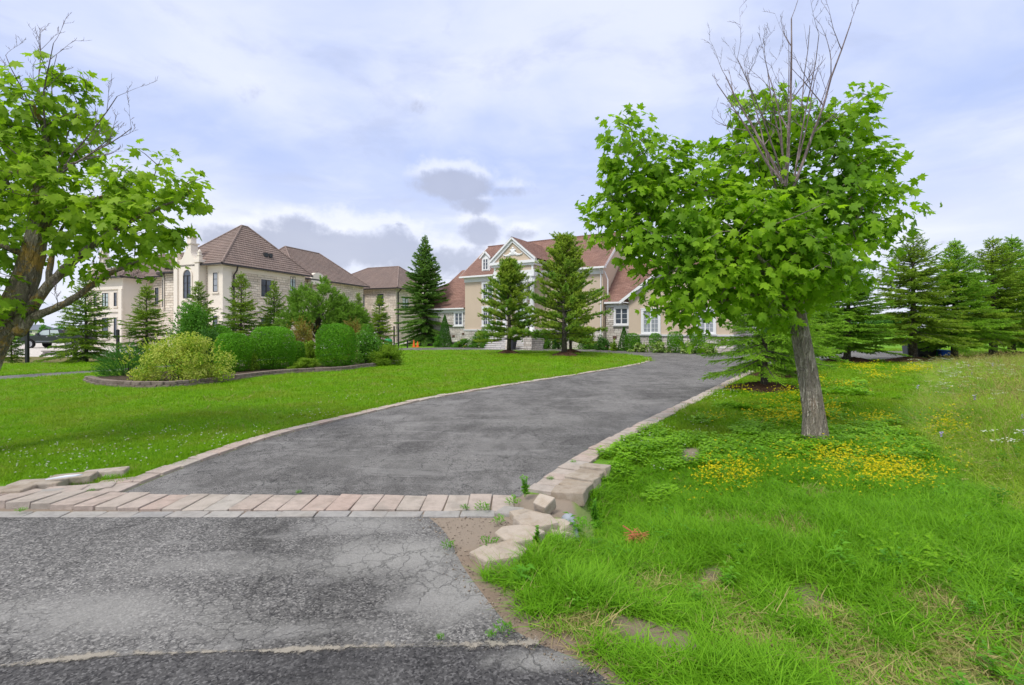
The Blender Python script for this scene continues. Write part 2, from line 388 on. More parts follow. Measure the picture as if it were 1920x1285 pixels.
def mat_ground():
    m, t, out = new_mat('ground_turf'); p = wpos(t)
    n = t.noise(p, .35, 5, .6); n2 = t.noise(p, 2.0, 6, .65); n3 = t.noise(p, 55, 4, .7)
    g = t.mix(t.step(n, .35, .65), (.10, .25, .012), (.15, .31, .016)); g = t.mix(t.math('MULTIPLY', n2, .5), g, (.08, .19, .012))
    g = t.mix(t.math('MULTIPLY', t.step(n3, .4, .7), .4), g, (.16, .27, .03))
    soil = t.mix(t.noise(p, 6, 6, .7), (.15, .112, .082), (.29, .225, .17)); soil = t.mix(t.math('MULTIPLY', t.step(n3, .5, .75), .5), soil, (.30, .24, .18))
    sy = t.node('ShaderNodeSeparateXYZ', ins={0: p}).outputs[1]; soil = t.mix(t.math('MULTIPLY', t.step(t.math('ADD', sy, t.math('MULTIPLY', n2, .5)), 3.55, 4.0), .8), soil, (.27, .225, .18))
    # near the camera the blades are real and only soil lies between them
    vc = t.node('ShaderNodeVertexColor', layer_name='soil').outputs['Color']
    c = t.mix(vc, g, soil)
    principled(t, out, color=c, rough=.95, spec=.1, normal=t.bump(t.math('ADD', n3, t.math('MULTIPLY', n2, 1.5)), .6, .02))
mat_ground()
def mat_soil(name, a, b, sc):
    m, t, out = new_mat(name); p = wpos(t)
    c = t.mix(t.noise(p, sc, 6, .7), a, b); ch = t.voro(p, sc*5, 'F1', 1); cv = t.node('ShaderNodeSeparateColor', ins={0: ch}).outputs[0]
    c = t.mix(t.math('MULTIPLY', cv, .5), c, tuple(x*.4 for x in a)); c = t.mix(t.math('MULTIPLY', t.step(cv, .8, 1), .5), c, tuple(min(1, x*1.7) for x in b))
    principled(t, out, color=c, rough=.95, spec=.1, normal=t.bump(t.math('ADD', cv, t.noise(p, sc*8, 4)), .9, .03))
mat_soil('mulch', (.085, .045, .028), (.20, .11, .068), 9); mat_soil('bed_soil', (.06, .045, .03), (.13, .10, .07), 8)
mat_soil('dirt', (.22, .175, .13), (.40, .34, .27), 5); mat_soil('rough_ground', (.15, .13, .055), (.22, .21, .08), 4); mat_soil('pale_court', (.55, .50, .46), (.66, .61, .57), 2)
LEAFK = 1.22
def mat_leaf(name, c1, c2, c3=None, trans=.35, rough=.5, scale=.8, rand='island', spec=.12):
    k = LEAFK; c1 = tuple(min(.9, x*k) for x in c1) if not name.startswith('petal') else c1; c2 = tuple(min(.9, x*k) for x in c2) if not name.startswith('petal') else c2; c3 = tuple(x*k for x in c3) if c3 else None
    m, t, out = new_mat(name)
    geo = t.node('ShaderNodeNewGeometry')
    r = geo.outputs['Random Per Island'] if rand == 'island' else t.node('ShaderNodeObjectInfo').outputs['Random']
    c = t.mix(r, c1, c2)
    pn = t.noise(geo.outputs['Position'], scale, 3, .5)
    if c3: c = t.mix(t.step(pn, .42, .66), c, c3)
    c = t.mix(t.math('MULTIPLY', t.math('FRACT', t.math('MULTIPLY', r, 7.31)), .35), c, t.mix(1.0, c, (.55, .6, .5), 'MULTIPLY'))
    p = principled(t, None, color=c, rough=rough, spec=spec)
    tr = t.node('ShaderNodeBsdfTranslucent', ins={0: t.mix(1.0, c, (1.15, 1.25, .55), 'MULTIPLY')})
    mx = t.node('ShaderNodeMixShader', ins={0: trans, 1: p.outputs[0], 2: tr.outputs[0]}); t.l.new(mx.outputs[0], out.inputs[0]); return m
mat_leaf('leaf_maple', (.15, .29, .012), (.28, .46, .025), (.12, .25, .018), .5)
mat_leaf('leaf_maple_pale', (.19, .32, .022), (.33, .48, .04), (.15, .27, .02), .5)
mat_leaf('needle_spruce', (0.14, 0.234, 0.0229), (0.319, 0.437, 0.0446), (0.105, 0.21, 0.03), .25, .6)
mat_leaf('needle_spruce_bright', (0.154, 0.308, 0.0252), (0.322, 0.518, 0.049), (0.14, 0.28, 0.028), .28, .6)
mat_leaf('needle_spruce_olive', (.17, .27, .022), (.34, .46, .05), (.15, .25, .025), .28, .6)
mat_leaf('needle_spruce_dark', (0.1, 0.2, 0.0333), (0.2, 0.35, 0.0584), (0.0834, 0.184, 0.0333), .2, .6)
mat_leaf('needle_pine', (0.199, 0.296, 0.0377), (0.397, 0.495, 0.0606), (0.174, 0.317, 0.0476), .22, .55)
mat_leaf('needle_pine_dark', (0.105, 0.218, 0.0298), (0.227, 0.379, 0.0476), None, .22, .55)
mat_leaf('leaf_hedge', (.075, .225, .010), (.15, .36, .02), (.07, .20, .01), .35, .45)
mat_leaf('leaf_dark', (.035, .11, .015), (.07, .18, .025), None, .3, .45)
mat_leaf('leaf_green', (.07, .20, .02), (.12, .28, .03), None, .35, .45)
mat_leaf('leaf_gold', (.42, .46, .06), (.13, .28, .02), (.50, .52, .13), .35, .45, 4.0)
mat_leaf('leaf_lime', (.20, .31, .02), (.13, .24, .02), None, .35, .5)
mat_leaf('leaf_bronze', (.30, .24, .05), (.22, .13, .04), (.16, .19, .04), .35, .5)
mat_leaf('leaf_juniper', (.05, .16, .025), (.09, .24, .035), None, .2, .55)
mat_leaf('leaf_hosta', (.12, .26, .03), (.35, .42, .14), None, .3, .4)
mat_leaf('petal_white', (.62, .63, .56), (.5, .55, .42), None, .3, .6)
mat_leaf('petal_yellow', (.74, .64, .015), (.68, .56, .012), None, .3, .6)
mat_leaf('petal_orange', (.75, .30, .04), (.75, .48, .04), None, .3, .6)
mat_leaf('petal_violet', (.36, .28, .60), (.48, .40, .66), None, .3, .6)
mat_leaf('petal_pink', (.6, .12, .25), (.65, .3, .4), None, .3, .6)
mat_leaf('blade_lawn', (.125, .27, .006), (.19, .35, .010), (.185, .285, .016), .35, .5, .7, 'object')
mat_leaf('blade_long', (.11, .27, .010), (.195, .40, .02), (.135, .31, .012), .38, .45, .6, 'object')
mat_leaf('blade_meadow', (.20, .34, .02), (.31, .42, .045), (.16, .31, .02), .35, .55, .5, 'object')
mat_leaf('blade_dry', (.36, .30, .13), (.26, .25, .09), None, .25, .7, .5, 'object')
mat_leaf('weed_leaf', (.09, .25, .018), (.15, .35, .03), None, .4, .4, .6, 'object')
mat_leaf('clover_leaf', (.14, .31, .010), (.22, .42, .02), None, .35, .45, .6, 'object')
def mat_bark(name, a, b, sc, stretch, lichen=None, amt=1.0):
    m, t, out = new_mat(name); p = opos(t)
    ps = t.vmath('MULTIPLY', p, (1, 1, stretch)); pd = t.vmath('ADD', ps, t.vmath('SCALE', t.noise(p, sc*.4, 3, out=1), .06))
    n = t.noise(t.vmath('MULTIPLY', pd, (1, 1, .5)), sc*1.3, 6, .7); e = t.noise(t.vmath('MULTIPLY', pd, (1, 1, .45)), sc*1.1, 3, .55, .6)
    rd = t.math('MULTIPLY', t.math('ABSOLUTE', t.math('SUBTRACT', e, .5)), 5.0)
    f = t.step(t.math('ADD', rd, t.math('MULTIPLY', t.math('SUBTRACT', n, .5), .9)), .05, .95); c = t.mix(f, a, b)
    c = t.mix(t.math('MULTIPLY', t.step(t.noise(p, 3, 4), .5, .7), .4), c, tuple(min(1, x*1.5) for x in b))
    c = t.mix(t.math('MULTIPLY', t.step(t.noise(t.vmath('MULTIPLY', p, (1, 1, .12)), 34, 4, .6), .48, .36), .6), c, tuple(x*.45 for x in a))
    if lichen: c = t.mix(t.math('MULTIPLY', t.step(t.math('ADD', t.noise(p, 3.3, 4, .6), t.math('MULTIPLY', t.math('SUBTRACT', t.noise(p, 26, 4, .7), .5), .6)), .50, .66), .75), c, lichen)
    principled(t, out, color=c, rough=.95, spec=.1, normal=t.bump(t.math('ADD', f, t.math('MULTIPLY', n, .5)), amt, .025))
mat_bark('bark_maple', (.24, .205, .165), (.54, .475, .395), 26, .25)
mat_bark('bark_lichen', (.17, .15, .10), (.42, .37, .28), 22, .35, (.44, .28, .05))
mat_bark('bark_conifer', (.11, .09, .075), (.30, .26, .22), 24, .6); mat_bark('bark_twig', (.16, .12, .12), (.33, .27, .27), 40, .3, None, .3)
mat_bark('heartwood', (.26, .20, .15), (.56, .48, .40), 30, .12)
# ------------------------------------------------------------------ the ground and the paving
def Gs(lst): return [G(x, y) for x, y in lst]
def xy(p): return (p[0], p[1])
LEFT = smooth_path(Gs([(225, 927), (330, 884), (420, 852), (500, 825), (600, 798), (700, 774), (800, 751), (900, 733), (1000, 717), (1100, 701), (1160, 691), (1200, 683.5), (1219, 678)]), 6)
TIPF = smooth_path([G(1219, 678), G(1214, 672), G(1185, 667), G(1130, 662.5), G(1060, 660), G(960, 658.5), G(860, 657.5), Vector((-9.5, 39.2, 0)), Vector((-10.9, 34, 0)), Vector((-12.1, 30, 0)),
                    Vector((-13.3, 26, 0)), Vector((-14.5, 22.5, 0)), Vector((-15.67, 18.9, 0)), Vector((-16.6, 16, 0)), Vector((-18.2, 12, 0)), Vector((-20.5, 8, 0))], 4)
RIGHT = smooth_path(Gs([(975, 932), (1010, 905), (1050, 878), (1100, 847), (1150, 820), (1200, 795), (1250, 770), (1300, 747), (1350, 722), (1390, 703), (1415, 692), (1450, 684), (1540, 677), (1700, 674.5), (1775, 670)]), 6)
FAR = Gs([(1815, 663.5), (1700, 659), (1540, 657), (1400, 657), (1300, 657.3), (1180, 657.5), (1100, 655.5), (1020, 653.5), (950, 652), (850, 651.5), (790, 652.5)]) + \
      [Vector(p) for p in [(-11.2, 46, 0), (-12.2, 42, 0), (-13.2, 36, 0), (-14.1, 31, 0), (-15.0, 27, 0), (-15.9, 23.5, 0), (-17, 20.4, 0), (-18.3, 17.7, 0), (-20, 13.5, 0), (-22.4, 9, 0)]]
DRIVE_OUT = [xy(p) for p in [Vector((-4.2, 4.66, 0))]+LEFT+TIPF+FAR[::-1]+RIGHT[::-1]+[Vector((.02, 4.66, 0))]]
# FAR is listed from the right-hand end, so the outline runs: left edge, island, way out, far edge, right edge
def sheet(name, outline, z, mat, kind='structure', parent=None):
    from mathutils.geometry import delaunay_2d_cdt
    q = [Vector((p[0], p[1])) for p in outline]; q = [p for k, p in enumerate(q) if (p-q[k-1]).length > 1e-3]
    vv, ee, ff, *_ = delaunay_2d_cdt(q, [(k, (k+1) % len(q)) for k in range(len(q))], [], 1, 1e-4)
    me = bpy.data.meshes.new(name); me.from_pydata([(p.x, p.y, z) for p in vv], [], [tuple(f) for f in ff]); me.materials.append(mat); me.update()
    if me.polygons[0].normal.z < 0: me.flip_normals()
    o = obj(name, me, parent)
    if kind: o['kind'] = kind
    return o
APRON_R = [xy(p) for p in smooth_path(Gs([(800, 968), (835, 1000), (866, 1060), (905, 1115), (955, 1175), (1010, 1208)]), 4)]
ROAD_R = [xy(p) for p in smooth_path(Gs([(1010, 1208), (1085, 1240), (1150, 1285), (1215, 1350)]), 4)]+[(1.35, 1.5), (2.4, .3), (3.6, -1.0), (9, -3), (40, -5)]
JOINT = smooth_path(Gs([(-900, 1290), (-300, 1268), (0, 1253), (170, 1236), (330, 1226), (520, 1218), (700, 1215), (860, 1214), (960, 1212), (1010, 1208)]), 5)
M['asphalt_drive'] = mat_asphalt('asphalt_drive', (.074, .071, .068), (.155, .150, .144), .70, 2.8, False, [(-1.2, 6.0, 1.6, .5, .22), (.6, 8.5, 1.2, .7, .25)])
M['asphalt_apron'] = mat_asphalt('asphalt_apron', (.060, .058, .056), (.140, .136, .131), .75, 2.2, True,
    [(G(760, 1040).x, G(760, 1040).y, .75, .42, 1.0), (G(860, 1110).x, G(860, 1110).y, .45, .45, .9), (G(690, 985).x, G(690, 985).y, .6, .22, .75), (G(170, 1150).x, G(170, 1150).y, 1.0, .26, .75), (G(440, 1055).x, 3.3, .8, .18, .45), (G(420, 1190).x, 2.6, .8, .12, .4)])
M['asphalt_road'] = mat_asphalt('asphalt_road', (.036, .035, .036), (.072, .07, .07), .25, 1.2, True, [(G(1010, 1240).x, G(1010, 1240).y, .3, .1, .8)])
sheet('driveway', DRIVE_OUT, .004, M['asphalt_drive'])
sheet('apron', [(-16, 4.22)]+[(0.0-.55, 4.22)]+APRON_R+[xy(p) for p in JOINT[::-1]]+[(-16, 2.1)], .004, M['asphalt_apron'])
sheet('road', [xy(p) for p in JOINT]+ROAD_R[1:]+[(40, -16), (-60, -16), (-60, 2.0), (-16, 2.05)], .003, M['asphalt_road'])
# ragged pale sand caught in the joint
def sand_joint():
    pts = resample(JOINT, .05); rows = [[], [], []]
    for i, p in enumerate(pts):
        wd = .055+.02*math.sin(i*.13)*math.sin(i*.05+1); dz = .015*math.sin(i*.17)
        for k, o_ in enumerate((-wd, 0, wd)): rows[k].append((p.x, p.y+o_+dz, .0085))
    n = len(pts); V = np.array(rows[0]+rows[1]+rows[2]); F = np.array([(k*n+i, k*n+i+1, (k+1)*n+i+1, (k+1)*n+i) for k in (0, 1) for i in range(n-1)])
    m, t, out = new_mat('joint_sand'); p = wpos(t); c = t.mix(t.noise(p, 60, 5, .7), (.20, .18, .15), (.36, .33, .28))
    mid = t.node('ShaderNodeVertexColor', layer_name='mid').outputs['Color']
    a = t.math('ADD', t.math('MULTIPLY', mid, .54), t.math('ADD', t.math('MULTIPLY', t.math('SUBTRACT', t.noise(p, 28, 5, .75), .5), 1.5), t.math('MULTIPLY', t.math('SUBTRACT', t.noise(p, 3.0, 3, .6), .5), 1.3)))
    pb = principled(t, None, color=c, rough=.95, spec=.1, normal=t.bump(t.noise(p, 150, 3), .6, .006)); tr = t.node('ShaderNodeBsdfTransparent')
    mx = t.node('ShaderNodeMixShader', ins={0: t.step(a, .32, .62), 1: tr.outputs[0], 2: pb.outputs[0]}); t.l.new(mx.outputs[0], out.inputs[0])
    me = mesh_np('sand_strip', V, F, m); ca = me.color_attributes.new('mid', 'FLOAT_COLOR', 'POINT'); col = np.zeros((3*n, 4), np.float32); col[n:2*n, :3] = 1; col[:, 3] = 1; ca.data.foreach_set('color', col.ravel())
    obj('sand_strip', me)['kind'] = 'structure'
sand_joint()

# terrain
def right_edge_x(Y):
    ys = np.array([p.y for p in RIGHT[:60]]); xs = np.array([p.x for p in RIGHT[:60]]); o = np.argsort(ys)
    return np.interp(Y, np.concatenate([[0, 1.5, 2.19, 2.35, 2.62, 3.3, 4.2], ys[o]]), np.concatenate([[2.6, 1.35, .46, .30, -.02, -.36, -.1], xs[o]]))
def terrain_z(X, Y):
    X = np.asarray(X, float); Y = np.asarray(Y, float)
    d = X-right_edge_x(Y)-.52
    dip = -.24*sstep(0, .35, d)*np.exp(-((Y-4.6)/1.5)**2)*np.exp(-(np.maximum(d-.5, 0)/1.3)**2)
    swell = .05*np.sin(X*.7+1)*np.sin(Y*.55)*sstep(1.0, 3.0, d)*sstep(14, 9, Y)
    mead = .12*sstep(1.2, 3.2, d)*sstep(5.2, 8, X)*sstep(4, 7, Y)*sstep(22, 12, Y)
    return np.where((Y > 1.5) & (Y < 23), dip+np.maximum(swell, -.03)+mead, 0.0)
DIRT = [[xy(p) for p in Gs(q)] for q in [
    [(800, 966), (900, 968), (985, 985), (985, 1030), (905, 1060), (885, 1085), (945, 1105), (985, 1165), (1068, 1215), (1140, 1285), (1240, 1370), (1130, 1330), (1040, 1235), (940, 1190), (880, 1110), (840, 1050)],
    [(1135, 1150), (1215, 1148), (1290, 1175), (1335, 1215), (1250, 1225), (1150, 1185)],
    [(1480, 1092), (1530, 1090), (1545, 1120), (1495, 1128)], [(1315, 1040), (1352, 1040), (1350, 1068), (1322, 1066)],
    [(1275, 838), (1312, 838), (1315, 858), (1280, 858)]]]
DIRT_SOFT = [(p[0], p[1]) for p in [G(1640, 1255), G(1880, 1215), G(1560, 1150)]]
def soil_mask(X, Y):
    s = np.zeros(np.shape(X))
    for q in DIRT:
        ins = in_poly(X, Y, q); dl = dist_line(X, Y, q+[q[0]]); s = np.maximum(s, np.where(ins, 1.0, sstep(.10, 0, dl)))
    return s
def terrain():
    xs = np.unique(np.concatenate([np.linspace(-3000, -100, 8), np.linspace(-100, -30, 12), np.linspace(-30, -6, 36), np.linspace(-6, -1, 30), np.linspace(-1, 3.2, 85), np.linspace(3.2, 9, 50), np.linspace(9, 35, 44), np.linspace(35, 100, 10), np.linspace(100, 3000, 8)]))
    ys = np.unique(np.concatenate([np.linspace(-80, 1.5, 14), np.linspace(1.5, 6, 90), np.linspace(6, 12, 50), np.linspace(12, 30, 50), np.linspace(30, 90, 30), np.linspace(90, 4500, 14)]))
    X, Y = np.meshgrid(xs, ys); Z = terrain_z(X, Y); n = len(xs); m = len(ys)
    V = np.stack([X.ravel(), Y.ravel(), Z.ravel()], 1); i = np.arange(n*m).reshape(m, n)
    F = np.stack([i[:-1, :-1].ravel(), i[:-1, 1:].ravel(), i[1:, 1:].ravel(), i[1:, :-1].ravel()], 1)
    me = mesh_np('ground', V, F, M['ground_turf'], smooth=True)
    s = soil_mask(X, Y); d = X-right_edge_x(Y)
    s = np.maximum(s, .45*sstep(.2, .5, d)*sstep(7, 4, Y)); s = np.maximum(s, (Y < 4.3)*(Y > 1.2)*sstep(.55, .25, np.abs(d))); s = np.maximum(s, ((Y < 4.75) & (Y > 4.15) & (X < .6))*1.0)
    s = np.maximum(s, (in_poly(X, Y, DRIVE_OUT))*1.0)
    ca = me.color_attributes.new('soil', 'FLOAT_COLOR', 'POINT'); sc = np.repeat(s.ravel()[:, None], 4, 1).astype(np.float32); sc[:, 3] = 1
    ca.data.foreach_set('color', sc.ravel()); o = obj('ground', me); o['kind'] = 'structure'
terrain()
# neighbour's pale forecourt and the rough strip along the boundary
sheet('courtyard', [(-80, 36), (-26, 29.5), (-25, 34), (-18.5, 44), (-13.5, 52), (-15, 75), (-80, 75)], .006, M['pale_court'])
sheet('rough_verge', [(-60, 27), (-24.6, 23.4), (-22, 25), (-19.5, 30.5), (-16.5, 40), (-17.8, 44), (-23, 35), (-26, 30.2), (-60, 34)], .010, M['rough_ground'])
sheet('walkway', [xy(p) for p in [G(915, 652.2), G(995, 653.2), G(1003, 650.5), G(918, 649.6)]], .008, M['concrete_slab'])

# ------------------------------------------------------------------ pavers
def block_mesh(name, mat, seed, bev=.014, jit=.012, seg=1):
    import bmesh
    r = random.Random(seed); mb = MB(); mb.box(-.5, .5, -.5, .5, -1, 0); me = mb.mesh(name, mat, uv=False)
    bm = bmesh.new(); bm.from_mesh(me)
    for v in bm.verts: v.co += Vector((r.uniform(-1, 1)*jit*2.5, r.uniform(-1, 1)*jit*2.5, r.uniform(-1, 1)*jit*1.5))
    bmesh.ops.bevel(bm, geom=bm.edges[:], offset=bev*2.6, segments=seg, affect='EDGES', profile=.6)
    bm.to_mesh(me); bm.free(); return me
PINK = [block_mesh('paver', M['paver_pink'], i) for i in range(5)]; GREY = [block_mesh('paver', M['paver_grey'], 10+i) for i in range(4)]
WALL = [block_mesh('stone', M['wall_stone'], 20+i, .03, .02, 2) for i in range(5)]; BEDB = [block_mesh('stone', M['bed_block'], 30+i, .03, .015) for i in range(5)]
def put_block(protos, name, parent, c, dirv, length, width, height, top, tilt=(0, 0)):
    o = obj(name, random.choice(protos), parent, (c[0], c[1], top), None, (length, width, height))
    o.rotation_euler = (tilt[0], tilt[1], math.atan2(dirv[1], dirv[0])); return o
def struct_empty(name, loc=(0, 0, 0)):
    e = empty(name, loc); e['kind'] = 'structure'; return e
def kerb_row(parent, path, offset, width, step, protos, top, jit=.008, gap=.019):
    pts = resample(path, step)
    for a, b in zip(pts, pts[1:]):
        d = (b-a); L = d.length; d.normalize(); nrm = Vector((-d.y, d.x, 0)); c = (a+b)/2+nrm*offset
        put_block(protos, 'paver', parent, c, (d.x+random.uniform(-.02, .02), d.y+random.uniform(-.02, .02)), L-gap, width+random.uniform(-.01, .01), .09, top+random.uniform(-jit, jit), (random.uniform(-.02, .02), random.uniform(-.02, .02)))
kl = struct_empty('kerb'); kerb_row(kl, LEFT, .12, .21, .30, PINK, .035)
kerb_row(kl, TIPF[:6], .10, .2, .26, PINK, .03)
kr = struct_empty('kerb'); kerb_row(kr, RIGHT[2:58], -.14, .25, .205, PINK, .04)
band = struct_empty('paver_band')
x = -6.2; i = 0
while x < -.02:
    wd = random.uniform(.19, .225); k = sstep(-3.0, -5.2, x)
    top = .022+.05*float(k)+random.uniform(-.006, .006)
    put_block(PINK, 'paver', band, (x+wd/2, 4.49+.10*float(k)), (1, random.uniform(-.02, .02)), wd-.011, .40+random.uniform(-.008, .008), .12, top, (random.uniform(-.015, .015)-.05*float(k), random.uniform(-.02, .02))); x += wd
x = -6.4
while x < -.15:
    wd = random.uniform(.28, .34); put_block(GREY, 'paver', band, (x+wd/2, 4.222), (1, 0), wd-.012, .13, .09, .012+random.uniform(-.004, .004)); x += wd
# second inner row and the big edging blocks where the kerb turns out towards the road on the left
ko = struct_empty('kerb')
for (px, py, L, wd, a, tp, pr) in [(218, 908, .30, .2, .5, .035, PINK), (180, 918, .30, .22, .42, .04, PINK), (118, 926, .34, .24, .25, .05, PINK), (70, 935, .32, .24, .2, .05, GREY), (20, 944, .34, .22, .15, .05, PINK), (-30, 950, .32, .2, .1, .05, PINK),
                                  (196, 894, .38, .19, .36, .075, WALL), (136, 906, .40, .19, .32, .085, WALL), (72, 919, .40, .2, .30, .09, WALL), (8, 933, .40, .2, .26, .09, WALL), (-62, 948, .40, .2, .22, .09, WALL)]:
    c = G(px, py); put_block(pr, 'paver', ko, c, (math.cos(a), math.sin(a)), L, wd, .14, tp, (random.uniform(-.03, .03), random.uniform(-.03, .03)))
# ------------------------------------------------------------------ crumbling block wall at the right-hand corner of the entrance
rw = empty('retaining_wall', (.75, 5.0, 0)); tag(rw, 'low crumbling wall of tan concrete blocks ending the paver edge of the driveway', 'wall')
pts = resample(RIGHT[1:14], .225)
k = 0
for a, b in zip(pts, pts[1:]):
    if k > 8: break
    d = (b-a).normalized(); nrm = Vector((d.y, -d.x, 0)); c = (a+b)/2+nrm*.43
    for (row, top, off, L) in ((0, .085, 0, .29), (1, -.045, .015, .27)):
        cc = c+nrm*(off+random.uniform(-.015, .015))-rw.location
        tl = (random.uniform(-.04, .04), random.uniform(-.05, .05)) if k else (.06, -.10)
        put_block(WALL, 'stone', rw, cc, (nrm.x+random.uniform(-.05, .05), nrm.y+random.uniform(-.05, .05)), L+random.uniform(-.03, .03), .203, .125 if row == 0 else .19, top+random.uniform(-.018, .018), tl)
    k += 1
def slab(name, px, py, rad, h, seed, top, tilt, label, mat='slab_stone', nn=6, sx=1.25):
    import bmesh
    r = random.Random(seed); c = G(px, py); mb = MB(); pp = []
    for i in range(nn):
        a = 2*math.pi*i/nn+r.uniform(-.25, .25); q = rad*r.uniform(.82, 1.1); pp.append((q*math.cos(a)*sx, q*math.sin(a), -h))
    mb.extrude(pp, (0, 0, h)); me = mb.mesh(name, M[mat], uv=False)
    bm = bmesh.new(); bm.from_mesh(me); bmesh.ops.bevel(bm, geom=bm.edges[:], offset=.014, segments=2, affect='EDGES', profile=.6); bm.to_mesh(me); bm.free()
    o = obj(name, me, None, (c.x, c.y, top), (tilt[0], tilt[1], r.uniform(-.3, .3))); tag(o, label, 'stone', 'loose stones at the driveway corner'); return o
slab('loose_stone', 936, 1047, .165, .09, 3, .055, (.05, -.05), 'irregular pale slab lying outermost in the bare soil beside the driveway entrance')
slab('loose_stone', 972, 1018, .16, .09, 5, .075, (.04, -.06), 'broad worn slab between the outermost slab and the fallen wall blocks')
slab('loose_stone', 1000, 993, .155, .09, 8, .095, (.03, .06), 'flat dusty slab tucked below the tilted block of the crumbling wall')
slab('loose_stone', 1020, 966, .105, .12, 11, .135, (.38, -.2), 'small squarish tilted block leaning against the end of the crumbling wall', nn=4, sx=1.0)
slab('loose_stone', 1052, 1000, .09, .08, 13, .02, (-.3, .2), 'small broken stone next to the plastic pipe end', nn=5)
slab('loose_stone', 985, 973, .125, .09, 17, .05, (.02, .02), 'worn tan flat stone just inside the small tilted block', nn=5, sx=1.2)
slab('loose_stone', 1040, 990, .13, .12, 19, .03, (.05, -.12), 'broad stone wedged between the flat slabs and the pipe end', nn=6, sx=1.1)
slab('loose_stone', 955, 962, .13, .06, 15, .03, (0, 0), 'worn grey flat stone set at the end of the pink paver band', mat='paver_grey', nn=4, sx=1.4)
mb = MB(); c = G(1072, 985); c.z = 0
for q in range(1): mb.tube([(c.x-.02, c.y+.12, .02), (c.x, c.y, -.06), (c.x+.02, c.y-.12, -.17)], .055, 14, cap=False); mb.tube([(c.x-.02, c.y+.12, .02), (c.x, c.y, -.06), (c.x+.02, c.y-.12, -.17)], .046, 14, cap=False)
tag(mb.build('plastic_pipe', M['pvc'], smooth=True), 'short grey plastic pipe end poking out below the crumbling block wall', 'pipe')
mb = MB(); c = G(118, 917); mb.extrude([(c.x-.13, c.y-.05, .105), (c.x+.10, c.y+.05, .115), (c.x+.12, c.y+.09, .115), (c.x-.02, c.y+.06, .11)], (0, 0, .012))
tag(mb.build('plastic_shard', M['paint_white_shard']), 'thin white plastic shard lying on the kerb blocks', 'plastic scrap')
def straw_clump():
    mb = MB(); c = G(1195, 990); c.z = float(terrain_z(c.x, c.y))+.10; r = random.Random(4)
    for i in range(60):
        a = r.uniform(0, 6.28); p = Vector((c.x+r.uniform(-.05, .05), c.y+r.uniform(-.05, .05), c.z+r.uniform(-.05, .03))); q = Vector((math.cos(a)*.06, math.sin(a)*.06, r.uniform(-.03, .05)))
        mb.tube([p-q, p+Vector((0, 0, .02)), p+q], .003, 3)
    mb.tube([(c.x-.10, c.y+.08, c.z+.08), (c.x-.05, c.y+.03, c.z+.06), (c.x, c.y, c.z)], .006, 4)
    tag(mb.build('dry_straw', M['rust_straw']), 'small rusty brown clump of dead straw lying in the long grass', 'dead plant')
straw_clump()

# ------------------------------------------------------------------ raised planting bed
BED_FRONT = Gs([(160, 716), (183, 723.6), (222, 727), (265, 729), (326, 727.7), (405, 720), (430, 715.5), (456, 712.5), (519, 704.5), (583, 700), (646, 696.6), (678, 692), (745, 684)])
BED_BACK = [Vector(p) for p in [(-5.6, 25.0, 0), (-8, 25.2, 0), (-10.5, 22.5, 0), (-12.6, 18.5, 0), (-13.0, 16.0, 0)]]
BED = [xy(p) for p in BED_FRONT+BED_BACK]
bed = empty('planting_bed', (-9, 17, 0)); tag(bed, 'raised planting bed edged with two courses of brown blocks on the lawn', 'planting bed')
def bed_build():
    off = bed.location
    for row in (0, 1):
        path = smooth_path(BED_FRONT, 5); pts = resample(path, .305)
        for i, (a, b) in enumerate(zip(pts, pts[1:])):
            d = (b-a); L = d.length; d.normalize(); sh = d*(.15 if row else 0); c = (a+b)/2+sh+Vector((-d.y, d.x, 0))*(.03+.03*row)-off
            put_block(BEDB, 'stone', bed, c, (d.x, d.y+random.uniform(-.03, .03)), L-.008, .2, .095, .098+.098*row+random.uniform(-.004, .004))
    sp = smooth_path(BED_FRONT, 5); inner = []
    for i, p in enumerate(sp):
        d = (sp[min(i+1, len(sp)-1)]-sp[max(i-1, 0)]).normalized(); inner.append((p.x-d.y*.10-off.x, p.y+d.x*.10-off.y))
    sheet('bed_soil', inner+[(p.x-off.x, p.y-off.y) for p in BED_BACK], .15, M['bed_soil'], None, bed)
bed_build()
def mulch(px, py, rx, ry, label, cat='mulch bed', d=None, h=.19):
    rx *= 1.15; ry *= 1.15; c = G(px, py); h += .003*c.y; n = 28; V = [(0, 0, h)]; F = []
    r = random.Random(int(px)); rings = 7
    for k in range(1, rings+1):
        t = k/rings
        for i in range(n):
            a = 2*math.pi*i/n; wob = 1+.10*math.sin(3*a+px)+.06*math.sin(7*a)
            V.append((rx*t*wob*math.cos(a), ry*t*wob*math.sin(a), h*(1-t**1.6)+r.uniform(-.018, .022)-(.03 if k == rings else 0)))
    F = [(0, 1+i, 1+(i+1) % n) for i in range(n)]
    mb = MB(); mb.add(V, F+[(1+(k-1)*n+i, 1+k*n+i, 1+k*n+(i+1) % n, 1+(k-1)*n+(i+1) % n) for k in range(1, rings) for i in range(n)])
    # loose chips on top
    for i in range(260):
        a = r.uniform(0, 6.28); t = math.sqrt(r.random())*.97; x, y = rx*t*math.cos(a), ry*t*math.sin(a); z = h*(1-t**1.6)+.015; b = r.uniform(0, 3.14); l = r.uniform(.03, .07)
        mb.bar((x-l*math.cos(b), y-l*math.sin(b), z+r.uniform(-.01, .015)), (x+l*math.cos(b), y+l*math.sin(b), z+r.uniform(-.005, .03)), .018, .01)
    o = mb.build('mulch_mound', M['mulch'], loc=(c.x, c.y, float(terrain_z(c.x, c.y)))); tag(o, label, cat, 'bark mulch mounds around the trunks'); return o, (c.x, c.y, rx, ry)
MULCH = []
